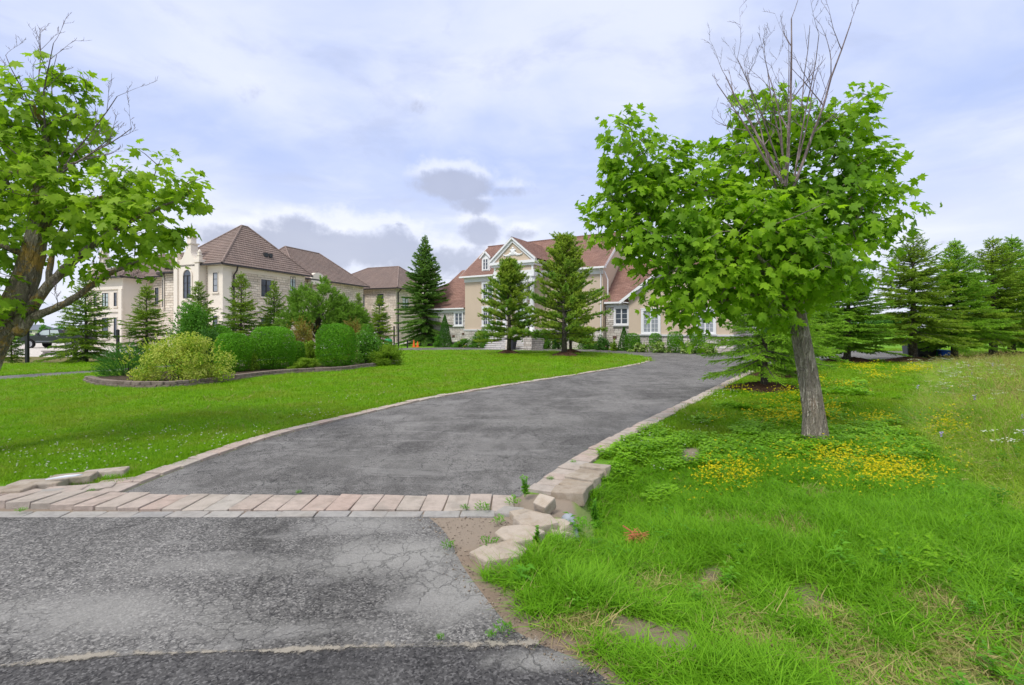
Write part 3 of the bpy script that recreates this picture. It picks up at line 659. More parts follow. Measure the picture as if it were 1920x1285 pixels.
for a in [(1436, 733, 1.0, .8, 'brown bark mulch mound round the spruce trunk standing just behind the maple trunk'), (1468, 707, .95, .85, 'brown bark mulch mound round the second spruce trunk beside the drive'),
          (1510, 688, .9, .8, 'brown bark mulch mound half hidden behind the maple trunk'), (1592, 679, 1.15, 1.0, 'brown bark mulch mound round the leaning spruce trunk by the parking pad'),
          (1712, 679, 1.35, 1.1, 'brown bark mulch mound round the spruce trunk in front of the bins'), (1790, 676, 1.35, 1.1, 'brown bark mulch mound round the spruce trunk just past the blue bin'),
          (1866, 672.5, 1.35, 1.1, 'brown bark mulch mound round the spruce trunk at the edge of the meadow'), (1893, 666, 1.3, 1.1, 'brown bark mulch mound farthest back in the row of spruces'),
          (953, 664, .75, .75, 'brown bark mulch ring round the smaller pine on the island lawn'), (1060, 668, .85, .8, 'brown bark mulch ring round the larger pine on the island lawn'), (1069, 662.5, .8, .7, 'brown bark mulch ring round the pine behind the larger island pine')]:
    MULCH.append(mulch(*a)[1])
# ------------------------------------------------------------------ buildings
def clip_band(P, key, lo, hi):
    def clip(P, f):
        out = []
        for i in range(len(P)):
            a, b = P[i], P[(i+1) % len(P)]; fa, fb = f(a), f(b)
            if fa >= 0: out.append(a)
            if (fa >= 0) != (fb >= 0): out.append(a.lerp(b, fa/(fa-fb)))
        return out
    P = clip(P, lambda p: key(p)-lo)
    return clip(P, lambda p: hi-key(p)) if len(P) > 2 else []
def roof_plane(mb, poly, course=.2, lift=.025):
    P = [Vector(p) for p in poly]; n = Vector((0, 0, 0))
    for i in range(len(P)): n += (P[i]-P[0]).cross(P[(i+1) % len(P)]-P[0])
    n.normalize()
    if n.z < 0: P = P[::-1]; n = -n
    g = (Vector((0, 0, 1))-n*n.z).normalized(); key = lambda p: p.dot(g); lo = min(map(key, P)); hi = max(map(key, P)); k = 0
    while lo+k*course < hi-1e-4:
        a = lo+k*course; b = min(a+course, hi); Q = clip_band(P, key, a, b)
        if len(Q) > 2:
            up = [q+n*(lift*max(0, 1-(key(q)-a)/course)+.002) for q in Q]; mb.poly(up)
            low = [i for i in range(len(Q)) if abs(key(Q[i])-a) < 1e-5]
            for i in low:
                j = (i+1) % len(Q)
                if j in low: mb.poly([Q[i], Q[j], up[j], up[i]])
        k += 1
def window(parent, loc, rz, wd, ht, sur=.13, dep=.11, cols=2, rows=4, mf='white_trim', mg='glass_dark', ms='white_trim', sill='lime_band', key=False, arch=False, split=True):
    """loc = middle of the bottom edge on the wall; faces local -y. wd, ht include the surround"""
    mb = MB(); W, H = wd/2, ht; iw, ih0, ih1 = W-sur, sur*.6, H-sur
    if not arch:
        mb.box(-W, -iw, -dep, .02, 0, H); mb.box(iw, W, -dep, .02, 0, H); mb.box(-iw, iw, -dep, .02, ih1, H); mb.box(-iw, iw, -dep, .02, 0, ih0)
        if key: mb.extrude([(-.07, -dep-.04, H-sur*.9), (.07, -dep-.04, H-sur*.9), (.11, -dep-.04, H+.08), (-.11, -dep-.04, H+.08)], (0, .06, 0)); mb.box(-W-.05, W+.05, -dep-.03, .02, H, H+.05)
    else:
        mb.box(-W, -iw, -dep, .02, 0, H-W); mb.box(iw, W, -dep, .02, 0, H-W); mb.box(-iw, iw, -dep, .02, 0, ih0); n = 10; c = H-W
        for k in range(n):
            a, b = math.pi*k/n, math.pi*(k+1)/n
            q = [(math.cos(a)*W, -dep, c+math.sin(a)*W), (math.cos(b)*W, -dep, c+math.sin(b)*W), (math.cos(b)*iw, -dep, c+math.sin(b)*iw), (math.cos(a)*iw, -dep, c+math.sin(a)*iw)]
            mb.extrude(q, (0, dep+.02, 0))
    wo_ = mb.build('window', M[ms], parent, loc=loc); wo_.rotation_euler = (0, 0, rz)
    g = MB()
    if arch:
        c = H-W; pts = [(-iw, -.012, ih0), (iw, -.012, ih0)]+[(math.cos(math.pi*k/10)*iw, -.012, c+math.sin(math.pi*k/10)*iw) for k in range(11)]
        g.extrude(pts[::-1], (0, .01, 0))
    else: g.box(-iw, iw, -.014, -.004, ih0, ih1)
    g.build('pane', M[mg], wo_)
    fr = MB(); ft = .05; top = ih1 if not arch else H-W
    fr.box(-iw, -iw+ft, -.06, -.013, ih0, top); fr.box(iw-ft, iw, -.06, -.013, ih0, top); fr.box(-iw+ft, iw-ft, -.06, -.013, ih0, ih0+ft); fr.box(-iw+ft, iw-ft, -.06, -.013, top-ft, top)
    if split: fr.box(-.05, .05, -.065, -.013, ih0+ft, top-ft)
    nx = cols*(2 if split else 1)
    for k in range(1, nx):
        if split and k == cols: continue
        x = -iw+(2*iw)*k/nx; fr.box(x-.014, x+.014, -.04, -.013, ih0+ft, top-ft)
    for k in range(1, rows):
        z = ih0+(top-ih0)*k/rows; fr.box(-iw+ft, iw-ft, -.038, -.0135, z-.014, z+.014)
    fr.build('frame', M[mf], wo_)
    if sill:
        s = MB(); s.box(-W-.08, W+.08, -dep-.08, .02, -.12, 0); s.build('sill', M[sill], wo_)
    return wo_
def part(parent, name, mat, fn, **kw):
    mb = MB(); fn(mb); return mb.build(name, M[mat] if isinstance(mat, str) else [M[x] for x in mat], parent, **kw)

# ---- the tan stucco house
HROT = math.atan2(-.525, .851)
house = empty('house', (-5.05, 52.0, 0), HROT); tag(house, 'tan stucco house with white pediment portico and reddish brown shingle roof', 'house')
def bx(*a): return lambda mb: mb.box(*a)
part(house, 'wall', 'stucco_tan', lambda mb: (mb.box(0, 15.6, 0, 10, 1.78, 7.4), mb.extrude([(15.6, 0, 7.4), (15.6, 10, 7.4), (15.6, 5, 11.3)], (-.3, 0, 0)), mb.extrude([(0, 0, 7.4), (0, 10, 7.4), (0, 5, 11.3)], (.3, 0, 0))))
part(house, 'stone_base', 'ledger_white', bx(-.06, 15.66, -.06, 10.06, -.1, 1.70))
part(house, 'sill_band', 'lime_band', bx(-.12, 15.72, -.14, 10.1, 1.70, 1.84))
part(house, 'frieze', 'white_trim', lambda mb: (mb.box(-.05, 15.65, -.08, 0, 6.85, 7.25), mb.box(-.12, 15.72, -.20, 0, 7.25, 7.36)))
part(house, 'gutter', 'white_trim', lambda mb: (mb.box(-.35, 15.95, -.62, -.46, 7.30, 7.46), mb.box(-.35, 15.95, -.46, 0, 7.36, 7.40)))
def rf(mb):
    roof_plane(mb, [(-.4, -.55, 7.44), (16.0, -.55, 7.44), (16.0, 5, 11.5), (-.4, 5, 11.5)], .2)
    roof_plane(mb, [(-.4, 10.55, 7.44), (16.0, 10.55, 7.44), (16.0, 5, 11.5), (-.4, 5, 11.5)], .4)
    mb.box(-.4, 16, 4.88, 5.12, 11.46, 11.56)
roof_main = part(house, 'roof', 'shingle_red', rf)
for q in (15.95, -.35): part(roof_main, 'rake_board', 'white_trim', lambda mb: mb.bar((q, -.5, 7.36), (q, 5, 11.4), .10, .2))
# left low wing
part(house, 'wing_wall', 'ledger_white', bx(-6.6, -.065, .25, 9.6, -.1, 4.1))
part(house, 'gutter', 'white_trim', lambda mb: (mb.box(-7.0, -.065, -.22, -.08, 4.02, 4.16), mb.box(-6.6, -.065, .17, .25, 3.7, 4.02)))
def rl(mb):
    roof_plane(mb, [(-7, -.15, 4.12), (-.02, -.15, 4.12), (-.02, 1.3, 5.1), (-6.2, 1.3, 5.1)], .2)
    roof_plane(mb, [(-6.2, 1.3, 5.1), (-.02, 1.3, 5.1), (-.02, 5, 9.0), (-4.2, 5, 9.0)], .2)
    roof_plane(mb, [(-7, -.15, 4.12), (-6.2, 1.3, 5.1), (-6.2, 8.6, 5.1), (-7, 9.9, 4.12)], .3)
    roof_plane(mb, [(-6.2, 1.3, 5.1), (-4.2, 5, 9.0), (-6.2, 8.6, 5.1)], .3)
    roof_plane(mb, [(-.02, 5, 9.0), (-4.2, 5, 9.0), (-6.2, 8.6, 5.1), (-.02, 8.6, 5.1)], .4)
part(house, 'roof', 'shingle_red', rl)
window(house, (-1.03, .25, 2.25), 0, 1.25, 1.5, .12, .10, 1, 3)
for (x, z) in ((-.55, 1.25), (-1.9, 1.0)): part(house, 'vent', 'vent_brown', bx(x, x+.3, .18, .25, z, z+.2))
part(house, 'basement_window', 'frame_dark', bx(-2.2, -1.2, .19, .25, .1, .45))
# right low wing
part(house, 'wing_wall', 'ledger_white', bx(15.67, 27.2, .6, 9, -.1, 4.2))
part(house, 'gutter', 'white_trim', lambda mb: (mb.box(15.67, 19, .08, .22, 4.12, 4.27), mb.box(15.67, 18.8, .5, .6, 3.8, 4.12)))
part(house, 'roof', 'shingle_red', lambda mb: (roof_plane(mb, [(15.63, .1, 4.22), (28, .1, 4.22), (28, 5, 8.6), (15.63, 5, 8.6)], .2), roof_plane(mb, [(15.63, 9.6, 4.22), (28, 9.6, 4.22), (28, 5, 8.6), (15.63, 5, 8.6)], .4)))
window(house, (17.15, .6, 2.2), 0, 1.42, 1.62, .14, .10, 1, 3, key=True)
for (x, z) in ((17.9, 1.55), (16.35, .95)): part(house, 'vent', 'vent_brown', bx(x, x+.32, .53, .6, z, z+.26))
# gabled garden wing projecting towards the drive
GW0, GW1, GV = 18.85, 26.7, -2.6; GM = (GW0+GW1)/2
part(house, 'gable_wall', 'stucco_tan', lambda mb: mb.extrude([(GW0, GV, 1.36), (GW1, GV, 1.36), (GW1, GV, 4.4), (GM, GV, 7.25), (GW0, GV, 4.4)][::-1], (0, 4.5, 0)))
part(house, 'stone_base', 'ledger_white', bx(GW0-.06, GW1+.06, GV-.06, 3, -.1, 1.24))
part(house, 'sill_band', 'lime_band', bx(GW0-.12, GW1+.12, GV-.15, 2.9, 1.24, 1.38))
def rg(mb):
    for s in (-1, 1):
        e = GM+s*(GM-GW0+.62); ze = 4.4-.62*.726
        roof_plane(mb, [(e, GV-.5, ze+.16), (e, 5, ze+.16), (GM, 5, 7.42), (GM, GV-.5, 7.42)], .2)
rg_o = part(house, 'roof', 'shingle_red', rg)
def rake(mb, s):
    if True:
        e = GM+s*(GM-GW0+.62); ze = 4.4-.62*.726
        mb.bar((e, GV-.46, ze+.04), (GM, GV-.46, 7.28), .10, .22); mb.bar((GM+s*(GM-GW0+.02), GV-.10, 4.28), (GM, GV-.10, 7.1), .16, .28)
        mb.bar((e, GV-.46, ze+.02), (e, .0, ze+.02), .12, .14)
for s_ in (-1, 1): part(rg_o, 'rake_board', 'white_trim', lambda mb: rake(mb, s_))
window(house, (20.68, GV, 1.42), 0, 1.56, 2.02, .17, .12, 2, 5, mg='glass_curtain', key=True)
window(house, (24.8, GV, 1.42), 0, 1.56, 2.02, .17, .12, 2, 5, mg='glass_curtain', key=True)
for (x, z) in ((22.6, .75), (25.9, .75)): part(house, 'vent', 'vent_brown', bx(x, x+.36, GV-.12, GV-.06, z, z+.28))
# windows of the main front
for u in (2.99, 12.6):
    window(house, (u, 0, 4.85), 0, 1.45, 1.9, .16, .12, 2, 4, key=True); window(house, (u, 0, 2.2), 0, 1.45, 2.0, .16, .12, 2, 4, key=True)
# dormer
def dorm(u):
    part(house, 'dormer', ('white_trim', 'shingle_red'), lambda mb: (mb.box(u-.5, u+.5, .15, 2.6, 7.7, 9.35), mb.extrude([(u-.5, .15, 9.35), (u+.5, .15, 9.35), (u, .15, 9.85)], (0, 3.2, 0)), mb.bar((u-.68, .02, 9.28), (u, .02, 9.95), .14, .14), mb.bar((u+.68, .02, 9.28), (u, .02, 9.95), .14, .14),
        setattr(mb, 'cur', 1), mb.add([(u-.7, -.03, 9.36), (u, -.03, 10.04), (u, 3.3, 10.04), (u-.7, 2.6, 9.36), (u+.7, -.03, 9.36), (u+.7, 2.6, 9.36)], [(0, 1, 2, 3), (1, 4, 5, 2)])))
    window(house, (u, .15, 8.05), 0, .8, 1.25, .08, .06, 1, 3, sill=None)
dorm(2.6)
# portico
PV = -2.2
part(house, 'entablature', ('white_trim', 'stucco_tan'), lambda mb: (mb.box(5.12, 9.68, PV, -.001, 6.95, 7.4), setattr(mb, 'cur', 1), mb.box(5.2, 9.6, PV+.06, -.002, 7.4, 7.85), setattr(mb, 'cur', 0), mb.box(5.02, 9.78, PV-.10, -.003, 7.85, 8.05), mb.box(4.85, 9.95, PV-.26, -.004, 8.05, 8.3),
    mb.box(5.2, 5.4, PV+.02, PV+.06, 7.4, 7.85), mb.box(9.4, 9.6, PV+.02, PV+.06, 7.4, 7.85)))
part(house, 'pediment', ('stucco_tan', 'white_trim'), lambda mb: (mb.extrude([(5.1, PV, 8.3), (9.7, PV, 8.3), (7.4, PV, 10.35)][::-1], (0, 1.0, 0)), setattr(mb, 'cur', 1),
    mb.bar((4.82, PV-.14, 8.36), (7.4, PV-.14, 10.52), .32, .16), mb.bar((9.98, PV-.14, 8.36), (7.4, PV-.14, 10.52), .32, .16), mb.bar((5.05, PV-.06, 8.28), (7.4, PV-.06, 10.26), .16, .22), mb.bar((9.75, PV-.06, 8.28), (7.4, PV-.06, 10.26), .16, .22)))
def pr(mb):
    for s in (-1, 1): roof_plane(mb, [(7.4+s*2.62, PV-.3, 8.42), (7.4, PV-.3, 10.62), (7.4, 3.75, 10.62), (7.4+s*2.62, .75, 8.42)], .2)
part(house, 'roof', 'shingle_red', pr)
def orn(mb):
    def blob(x, z, rx, rz): mb.add([(x+rx*math.cos(a)*math.sin(p), PV-.02-.10*math.cos(p), z+rz*math.sin(a)*math.sin(p)) for p in (0.01, .5, 1.0, 1.4) for a in [2*math.pi*k/10 for k in range(10)]],
            [(r*10+k, r*10+(k+1) % 10, (r+1)*10+(k+1) % 10, (r+1)*10+k) for r in range(3) for k in range(10)]+[tuple(range(10))])
    blob(7.4, 9.2, .28, .36); blob(7.4, 9.55, .14, .14)
    for s in (-1, 1):
        for i, (dx, z, r1, r2) in enumerate([(.30, 9.02, .2, .17), (.5, 8.92, .2, .13), (.72, 8.9, .18, .10), (.92, 8.93, .14, .08), (.22, 9.38, .12, .12), (1.02, 8.99, .08, .08)]): blob(7.4+s*dx, z, r1, r2)
part(house, 'ornament', 'white_trim', orn, smooth=True)
for u in (5.5, 6.25, 8.55, 9.3):
    col = part(house, 'column', 'white_trim', lambda mb: mb.lathe([(.30, 1.5), (.30, 1.62), (.24, 1.7), (.235, 3.2), (.20, 6.0), (.22, 6.03), (.22, 6.1)], 16, (u, PV+.35, 0)), smooth=True)
    def cap(mb):
        mb.lathe([(.21, 6.1), (.30, 6.35), (.26, 6.45), (.36, 6.7), (.30, 6.8)], 8, (u, PV+.35, 0)); mb.box(u-.38, u+.38, PV-.03, PV+.73, 6.8, 6.949)
        for k in range(8):
            a = k*math.pi/4+.39; mb.lathe([(.01, 6.2), (.08, 6.3), (.09, 6.5), (.02, 6.6)], 6, (u+.28*math.cos(a), PV+.35+.28*math.sin(a), 0))
    part(col, 'capital', 'white_trim', cap)
door = part(house, 'door', 'frame_dark', lambda mb: (mb.box(6.65, 8.15, -.06, .02, 1.5, 4.1),)); part(door, 'frame', 'white_trim', lambda mb: (mb.box(6.4, 6.65, -.14, .02, 1.5, 4.4), mb.box(8.15, 8.4, -.14, .02, 1.5, 4.4), mb.box(6.65, 8.15, -.14, .02, 4.1, 4.4)))
part(door, 'pane', 'glass_bright', lambda mb: (mb.box(6.8, 7.32, -.075, -.062, 2.1, 3.95), mb.box(7.48, 8.0, -.075, -.062, 2.1, 3.95))); part(door, 'handle', 'alloy', bx(7.43, 7.46, -.12, -.062, 2.4, 2.7))
window(house, (7.4, 0, 4.85), 0, 2.2, 1.95, .16, .12, 2, 4, key=True)
part(house, 'porch_floor', 'ledger_white', bx(5.0, 10.15, -2.55, -.07, -.05, 1.5))
for i in range(8):
    st_ = part(house, 'step', 'ledger_white', bx(5.3+.08*i, 10.15, -2.55-.28*(i+1), -2.551-.28*i, -.02, 1.44-.185*(i+1))); part(st_, 'tread', 'lime_band', bx(5.24+.08*i, 10.15, -2.62-.28*(i+1), -2.552-.28*i, 1.44-.185*(i+1), 1.5-.185*(i+1)))
part(house, 'cheek_wall', 'ledger_white', lambda mb: (mb.box(10.16, 10.95, -4.9, -2.5, -.05, 1.25), mb.box(10.17, 11.0, -4.95, -2.45, 1.25, 1.36)))
def dsp(mb): mb.tube([(15.45, -.55, 7.3), (15.45, -.1, 6.9), (15.45, -.1, .3), (15.45, -.25, .1)], .05, 8)
part(house, 'downspout', 'white_trim', dsp)
def dsp2(mb): mb.tube([(15.72, .05, 7.1), (16.0, .2, 6.3), (16.0, .2, 4.6)], .05, 8)
part(house, 'downspout', 'white_trim', dsp2)
def HW(u, v, z=0):   # house frame -> world
    c, s = math.cos(HROT), math.sin(HROT); return Vector((-5.05+u*c-v*s, 52+u*s+v*c, z))

# ---- the cream stone mansion next door
NROT = math.atan2(-.345, .939)
man = empty('mansion', (-27.5, 46.0, 0), NROT); tag(man, 'sprawling cream stone mansion with dark brown tiled hip roofs and pinnacled gables', 'house')
def hip_block(x0, x1, y0, y1, ze, zr, ridge, wallmat='ledger_cream', ov=.6, course=.33, wall=True):
    """ridge = ((xa,ya),(xb,yb))"""
    if wall: part(man, 'wall', wallmat, bx(x0, x1, y0, y1, -.1, ze))
    (xa, ya), (xb, yb) = ridge; A_, B_, C_, D_ = (x0-ov, y0-ov, ze+.05), (x1+ov, y0-ov, ze+.05), (x1+ov, y1+ov, ze+.05), (x0-ov, y1+ov, ze+.05)
    R1, R2 = (xa, ya, zr), (xb, yb, zr); along_y = abs(yb-ya) >= abs(xb-xa)
    def r(mb):
        if along_y:
            for q in ([A_, B_, R1], [B_, C_, R2, R1], [C_, D_, R2], [D_, A_, R1, R2]): roof_plane(mb, q, course, .045)
        else:
            for q in ([A_, B_, R2, R1], [B_, C_, R2], [C_, D_, R1, R2], [D_, A_, R1]): roof_plane(mb, q, course, .045)
    ro = part(man, 'roof', 'tile_brown', r)
    def hipcaps(mb):
        for a, b in ((A_, R1), (B_, R1 if along_y else R2), (C_, R2), (D_, R2 if along_y else R1), (R1, R2)):
            if (Vector(a)-Vector(b)).length > .1: mb.tube([Vector(a)+Vector((0, 0, .03)), Vector(b)+Vector((0, 0, .03))], .11, 6)
    part(ro, 'ridge_cap', 'tile_brown', hipcaps)
    z = ze
    part(man, 'gutter', 'gutter_dark', lambda mb: (mb.box(x0-ov-.08, x1+ov+.08, y0-ov-.12, y0-ov+.02, z-.10, z+.06), mb.box(x1+ov-.02, x1+ov+.12, y0-ov+.02, y1+ov, z-.10, z+.06), mb.box(x0-ov-.12, x0-ov+.02, y0-ov+.02, y1+ov, z-.10, z+.06)))
    part(man, 'soffit', 'limestone_smooth', lambda mb: mb.box(x0-ov+.03, x1+ov-.03, y0-ov+.03, y1+ov-.03, z-.03, z+.02))
    return ro
# corner pavilion
hip_block(-6.6, 0, 0, 10.4, 8.0, 12.9, ((-3.3, 4.9), (-3.3, 5.6)))
part(man, 'quoin', 'limestone_smooth', lambda mb: (mb.box(-1.9, .06, -.06, 0, -.1, 7.9), mb.box(0, .06, 0, .9, -.1, 7.9), mb.box(0, .05, .9, 10.4, 7.45, 7.9)))
part(man, 'string_course', 'limestone_smooth', lambda mb: (mb.box(0, .09, .9, 10.4, 3.7, 4.0), mb.box(-2.0, .1, -.1, -.061, 3.7, 4.0)))
def mwin(loc, rz, wd, ht, **kw):
    a = dict(sur=.07, dep=.05, cols=1, rows=3, mf='frame_dark', mg='glass_dark', ms='limestone_smooth', sill='limestone_smooth', split=True); a.update(kw); return window(man, loc, rz, wd, ht, **a)
mwin((-.85, -.06, 5.35), 0, .75, 1.95, split=False, cols=1, mg='glass_curtain'); mwin((.0, 5.0, 5.2), math.pi/2, 1.45, 1.9, cols=1); mwin((0, 5.0, 1.0), math.pi/2, 1.45, 2.1); mwin((0, 8.6, 5.9), math.pi/2, .9, 1.9, mg='glass_bright')
mwin((-.85, -.06, 1.1), 0, .75, 2.1, split=False)
def spout(mb, x, y, z1): mb.tube([(x, y, z1), (x, y+.02, z1-.35), (x-.02, y+.35, z1-.6), (x-.02, y+.35, .2)], .07, 8); mb.box(x-.16, x+.12, y+.25, y+.47, z1-1.9, z1-1.55)
part(man, 'downspout', 'gutter_dark', lambda mb: mb.tube([(.62, 1.1, 7.95), (.5, 1.1, 7.5), (.12, 1.1, 7.1), (.12, 1.1, .2)], .08, 8)); part(man, 'rain_head', 'gutter_dark', bx(.02, .28, .95, 1.25, 5.9, 6.3))
part(man, 'roof_vent', 'black_plastic', lambda mb: (mb.box(-.75, -.45, 5.3, 5.7, 9.55, 9.95), mb.box(-.75, -.45, 5.95, 6.3, 9.55, 9.95)))
# pinnacled gable tower beside the pavilion
def pinnacle(x, y, z, s=1.0, spire=True):
    p = part(man, 'pinnacle', 'limestone_smooth', lambda mb: (mb.box(x-.42*s, x+.42*s, y-.42*s, y+.42*s, z, z+1.0*s), mb.box(x-.55*s, x+.55*s, y-.55*s, y+.55*s, z+1.0*s, z+1.15*s), mb.box(x-.32*s, x+.32*s, y-.32*s, y+.32*s, z+1.15*s, z+1.75*s), mb.box(x-.42*s, x+.42*s, y-.42*s, y+.42*s, z+1.75*s, z+1.87*s),
        mb.lathe([(.36*s, z+1.87*s), (.34*s, z+2.1*s), (.2*s, z+2.4*s), (.06*s, z+2.55*s)], 10, (x, y, 0))))
    if spire: part(p, 'finial', 'brass_spire', lambda mb: mb.lathe([(.07*s, z+2.5*s), (.13*s, z+2.62*s), (.05*s, z+2.75*s), (.10*s, z+2.9*s), (.03*s, z+3.0*s), (.02*s, z+3.5*s)], 8, (x, y, 0)))
def dutch_gable(x0, x1, y, zb, zs, zt, th=.5):
    """curved gable wall, front at y"""
    xm = (x0+x1)/2; hw = (x1-x0)/2; pts = [(x0, y, zb), (x1, y, zb), (x1, y, zs), (x1+.12, y, zs), (x1+.12, y, zs+.2), (x1-.25, y, zs+.2)]
    for k in range(1, 7):
        t = k/7; pts.append((xm+hw*(.80-.55*t**.6), y, zs+.2+(zt-zs-.2)*t**1.5))
    pts += [(xm+.42, y, zt), (xm-.42, y, zt)]
    left = [(2*xm-p[0], p[1], p[2]) for p in pts[2:-2]][::-1]
    part(man, 'gable', 'limestone_smooth', lambda mb: mb.extrude((pts+left)[::-1], (0, th, 0)))
part(man, 'tower_wall', 'limestone_smooth', bx(-5.3, -2.2, -.7, .5, -.1, 7.9))
part(man, 'pilaster', 'limestone_smooth', lambda mb: (mb.box(-5.5, -5.0, -.85, -.7, -.1, 8.2), mb.box(-2.6, -2.1, -.85, -.7, -.1, 8.2), mb.box(-5.6, -4.9, -.95, -.6, 8.2, 8.45), mb.box(-2.75, -1.9, -.95, .2, 8.2, 8.45)))
dutch_gable(-5.3, -2.2, -.72, 7.9, 8.3, 9.3, .9); pinnacle(-3.75, -.3, 9.2, .85); pinnacle(-5.25, -.6, 8.45, .4, False); pinnacle(-2.3, -.6, 8.45, .4, False)
mwin((-3.75, -.7, 4.7), 0, 1.35, 3.0, arch=True, sur=.14, dep=.1, rows=3); mwin((-3.75, -.7, .9), 0, 1.3, 2.2)
# round stair bay and left entrance wing
part(man, 'bay_wall', 'ledger_cream', lambda mb: mb.lathe([(2.3, -.1), (2.3, 7.5)], 24, (-7.0, 2.0, 0)))
part(man, 'roof', 'tile_brown', lambda mb: mb.lathe([(2.85, 7.45), (2.4, 7.95), (.05, 9.9)], 24, (-7.0, 2.0, 0)))
part(man, 'gutter', 'gutter_dark', lambda mb: mb.lathe([(2.80, 7.35), (2.93, 7.35), (2.93, 7.5), (2.80, 7.5)], 24, (-7.0, 2.0, 0)))
mwin((-8.15, -.02, 4.0), -.5, 1.15, 3.4, arch=True, sur=.10, dep=.08, mg='glass_bright', rows=2, split=False)
hip_block(-21.0, -8.5, 1.2, 10, 7.3, 10.6, ((-17, 5.6), (-12, 5.6)))
hip_block(-17.6, -12.2, -1.3, 4, 7.1, 9.0, ((-14.9, 1.3), (-14.9, 1.5)), 'limestone_smooth', .55)
part(man, 'string_course', 'limestone_smooth', lambda mb: (mb.box(-17.75, -12.05, -1.45, -1.301, 5.9, 6.2), mb.box(-17.75, -12.05, -1.45, -1.301, 3.6, 3.9), mb.box(-17.7, -17.2, -1.5, -1.301, -.1, 5.9), mb.box(-12.6, -12.1, -1.5, -1.301, -.1, 5.9)))
for x in (-16.5, -14.9, -13.3): mwin((x, -1.3, 4.15), 0, .6 if x != -14.9 else 1.1, 1.5, split=x == -14.9, mg='glass_bright' if x == -14.9 else 'glass_dark'); mwin((x, -1.3, .9), 0, .6 if x != -14.9 else 1.1, 2.2, split=False)
mwin((-10.9, 1.2, 4.4), 0, .7, 1.9, split=False)
dutch_gable(-19.6, -17.2, .3, 7.2, 7.6, 9.0); part(man, 'tower_wall', 'limestone_smooth', bx(-19.6, -17.62, .32, 1.3, -.1, 7.25)); pinnacle(-18.4, .6, 8.9, .8)
pinnacle(-21.0, 1.0, 6.6, 1.0); part(man, 'pier', 'limestone_smooth', bx(-21.6, -20.4, .5, 1.6, -.1, 6.6))
# chimney behind the pavilion
def chimney(x, y, z, s=1.0): c = part(man, 'chimney', 'limestone_smooth', lambda mb: (mb.box(x-.7*s, x+.7*s, y-.6*s, y+.6*s, 6, z), mb.box(x-.85*s, x+.85*s, y-.75*s, y+.75*s, z, z+.18))); part(c, 'cap', 'copper_cap', lambda mb: (mb.lathe([(1.25*s, z+.18), (.2*s, z+.75), (.04, z+1.5)], 4, (x, y, 0)),))
chimney(-7.0, 7.8, 11.6)
# link range behind, with small shaped gables over its eaves
hip_block(-12.0, -2.2, 11.5, 24.0, 8.0, 12.5, ((-7.1, 14.6), (-7.1, 20.6)))
def arch_gable(x, y, w_, z0, z1):
    pts = [(0, -w_/2, z0), (0, w_/2, z0)]+[(0, math.cos(math.pi*k/8)*w_/2, z0+(z1-z0)*(.35+.65*math.sin(math.pi*k/8))) for k in range(9)]
    part(man, 'gable', 'limestone_smooth', lambda mb: mb.extrude([(x, y+p[1], p[2]) for p in pts], (.5, 0, 0)))
arch_gable(-2.0, 14.3, 2.4, 7.4, 8.9)
# rear range
hip_block(-14.0, .9, 27.5, 41.0, 8.0, 12.2, ((-9.0, 34.2), (-3.0, 34.2)), 'ledger_cream', .7)
for x in (-5.15, -1.75): mwin((x, 27.5, 5.35), 0, 1.25, 1.95); mwin((x, 27.5, 1.2), 0, 1.25, 2.0)
mwin((.9, 30.0, 5.0), math.pi/2, 1.7, 2.0, mg='glass_bright'); part(man, 'downspout', 'gutter_dark', lambda mb: mb.tube([(1.5, 28.0, 7.9), (1.0, 28.0, 7.4), (1.0, 28.0, .2)], .09, 8))
def gable_on_front(x, y, s): dutch_gable(x-1.7*s, x+1.7*s, y, 5.5, 8.0, 9.4, .6); pinnacle(x, y+.3, 9.2, .62*s); pinnacle(x+1.6*s, y+.3, 8.2, .36, False)
gable_on_front(-6.2, 21.6, 1.0)
hip_block(2.5, 16, 36.0, 48.0, 8.0, 11.6, ((7, 42), (11, 42)), 'ledger_cream', .7)
chimney(3.0, 33.5, 11.2, 1.2); gable_on_front(12.5, 35.4, .8)
def skylight(mb):
    c = Vector((8.5, 44, 13.8)); q = [(5.0, 41, 11.5), (12.0, 41, 11.5), (12.0, 47, 11.5), (5.0, 47, 11.5)]
    for i in range(4): mb.bar(q[i], c, .14, .14); mb.bar(q[i], q[(i+1) % 4], .14, .14); mb.bar((Vector(q[i])+Vector(q[(i+1) % 4]))/2, c, .1, .1)
sk = part(man, 'skylight', 'skylight_frame', skylight)
part(sk, 'pane', 'glass_bright', lambda mb: mb.add([(5.05, 41.05, 11.5), (11.95, 41.05, 11.5), (11.95, 46.95, 11.5), (5.05, 46.95, 11.5), (8.5, 44, 13.72)], [(0, 1, 4), (1, 2, 4), (2, 3, 4), (3, 0, 4)]))
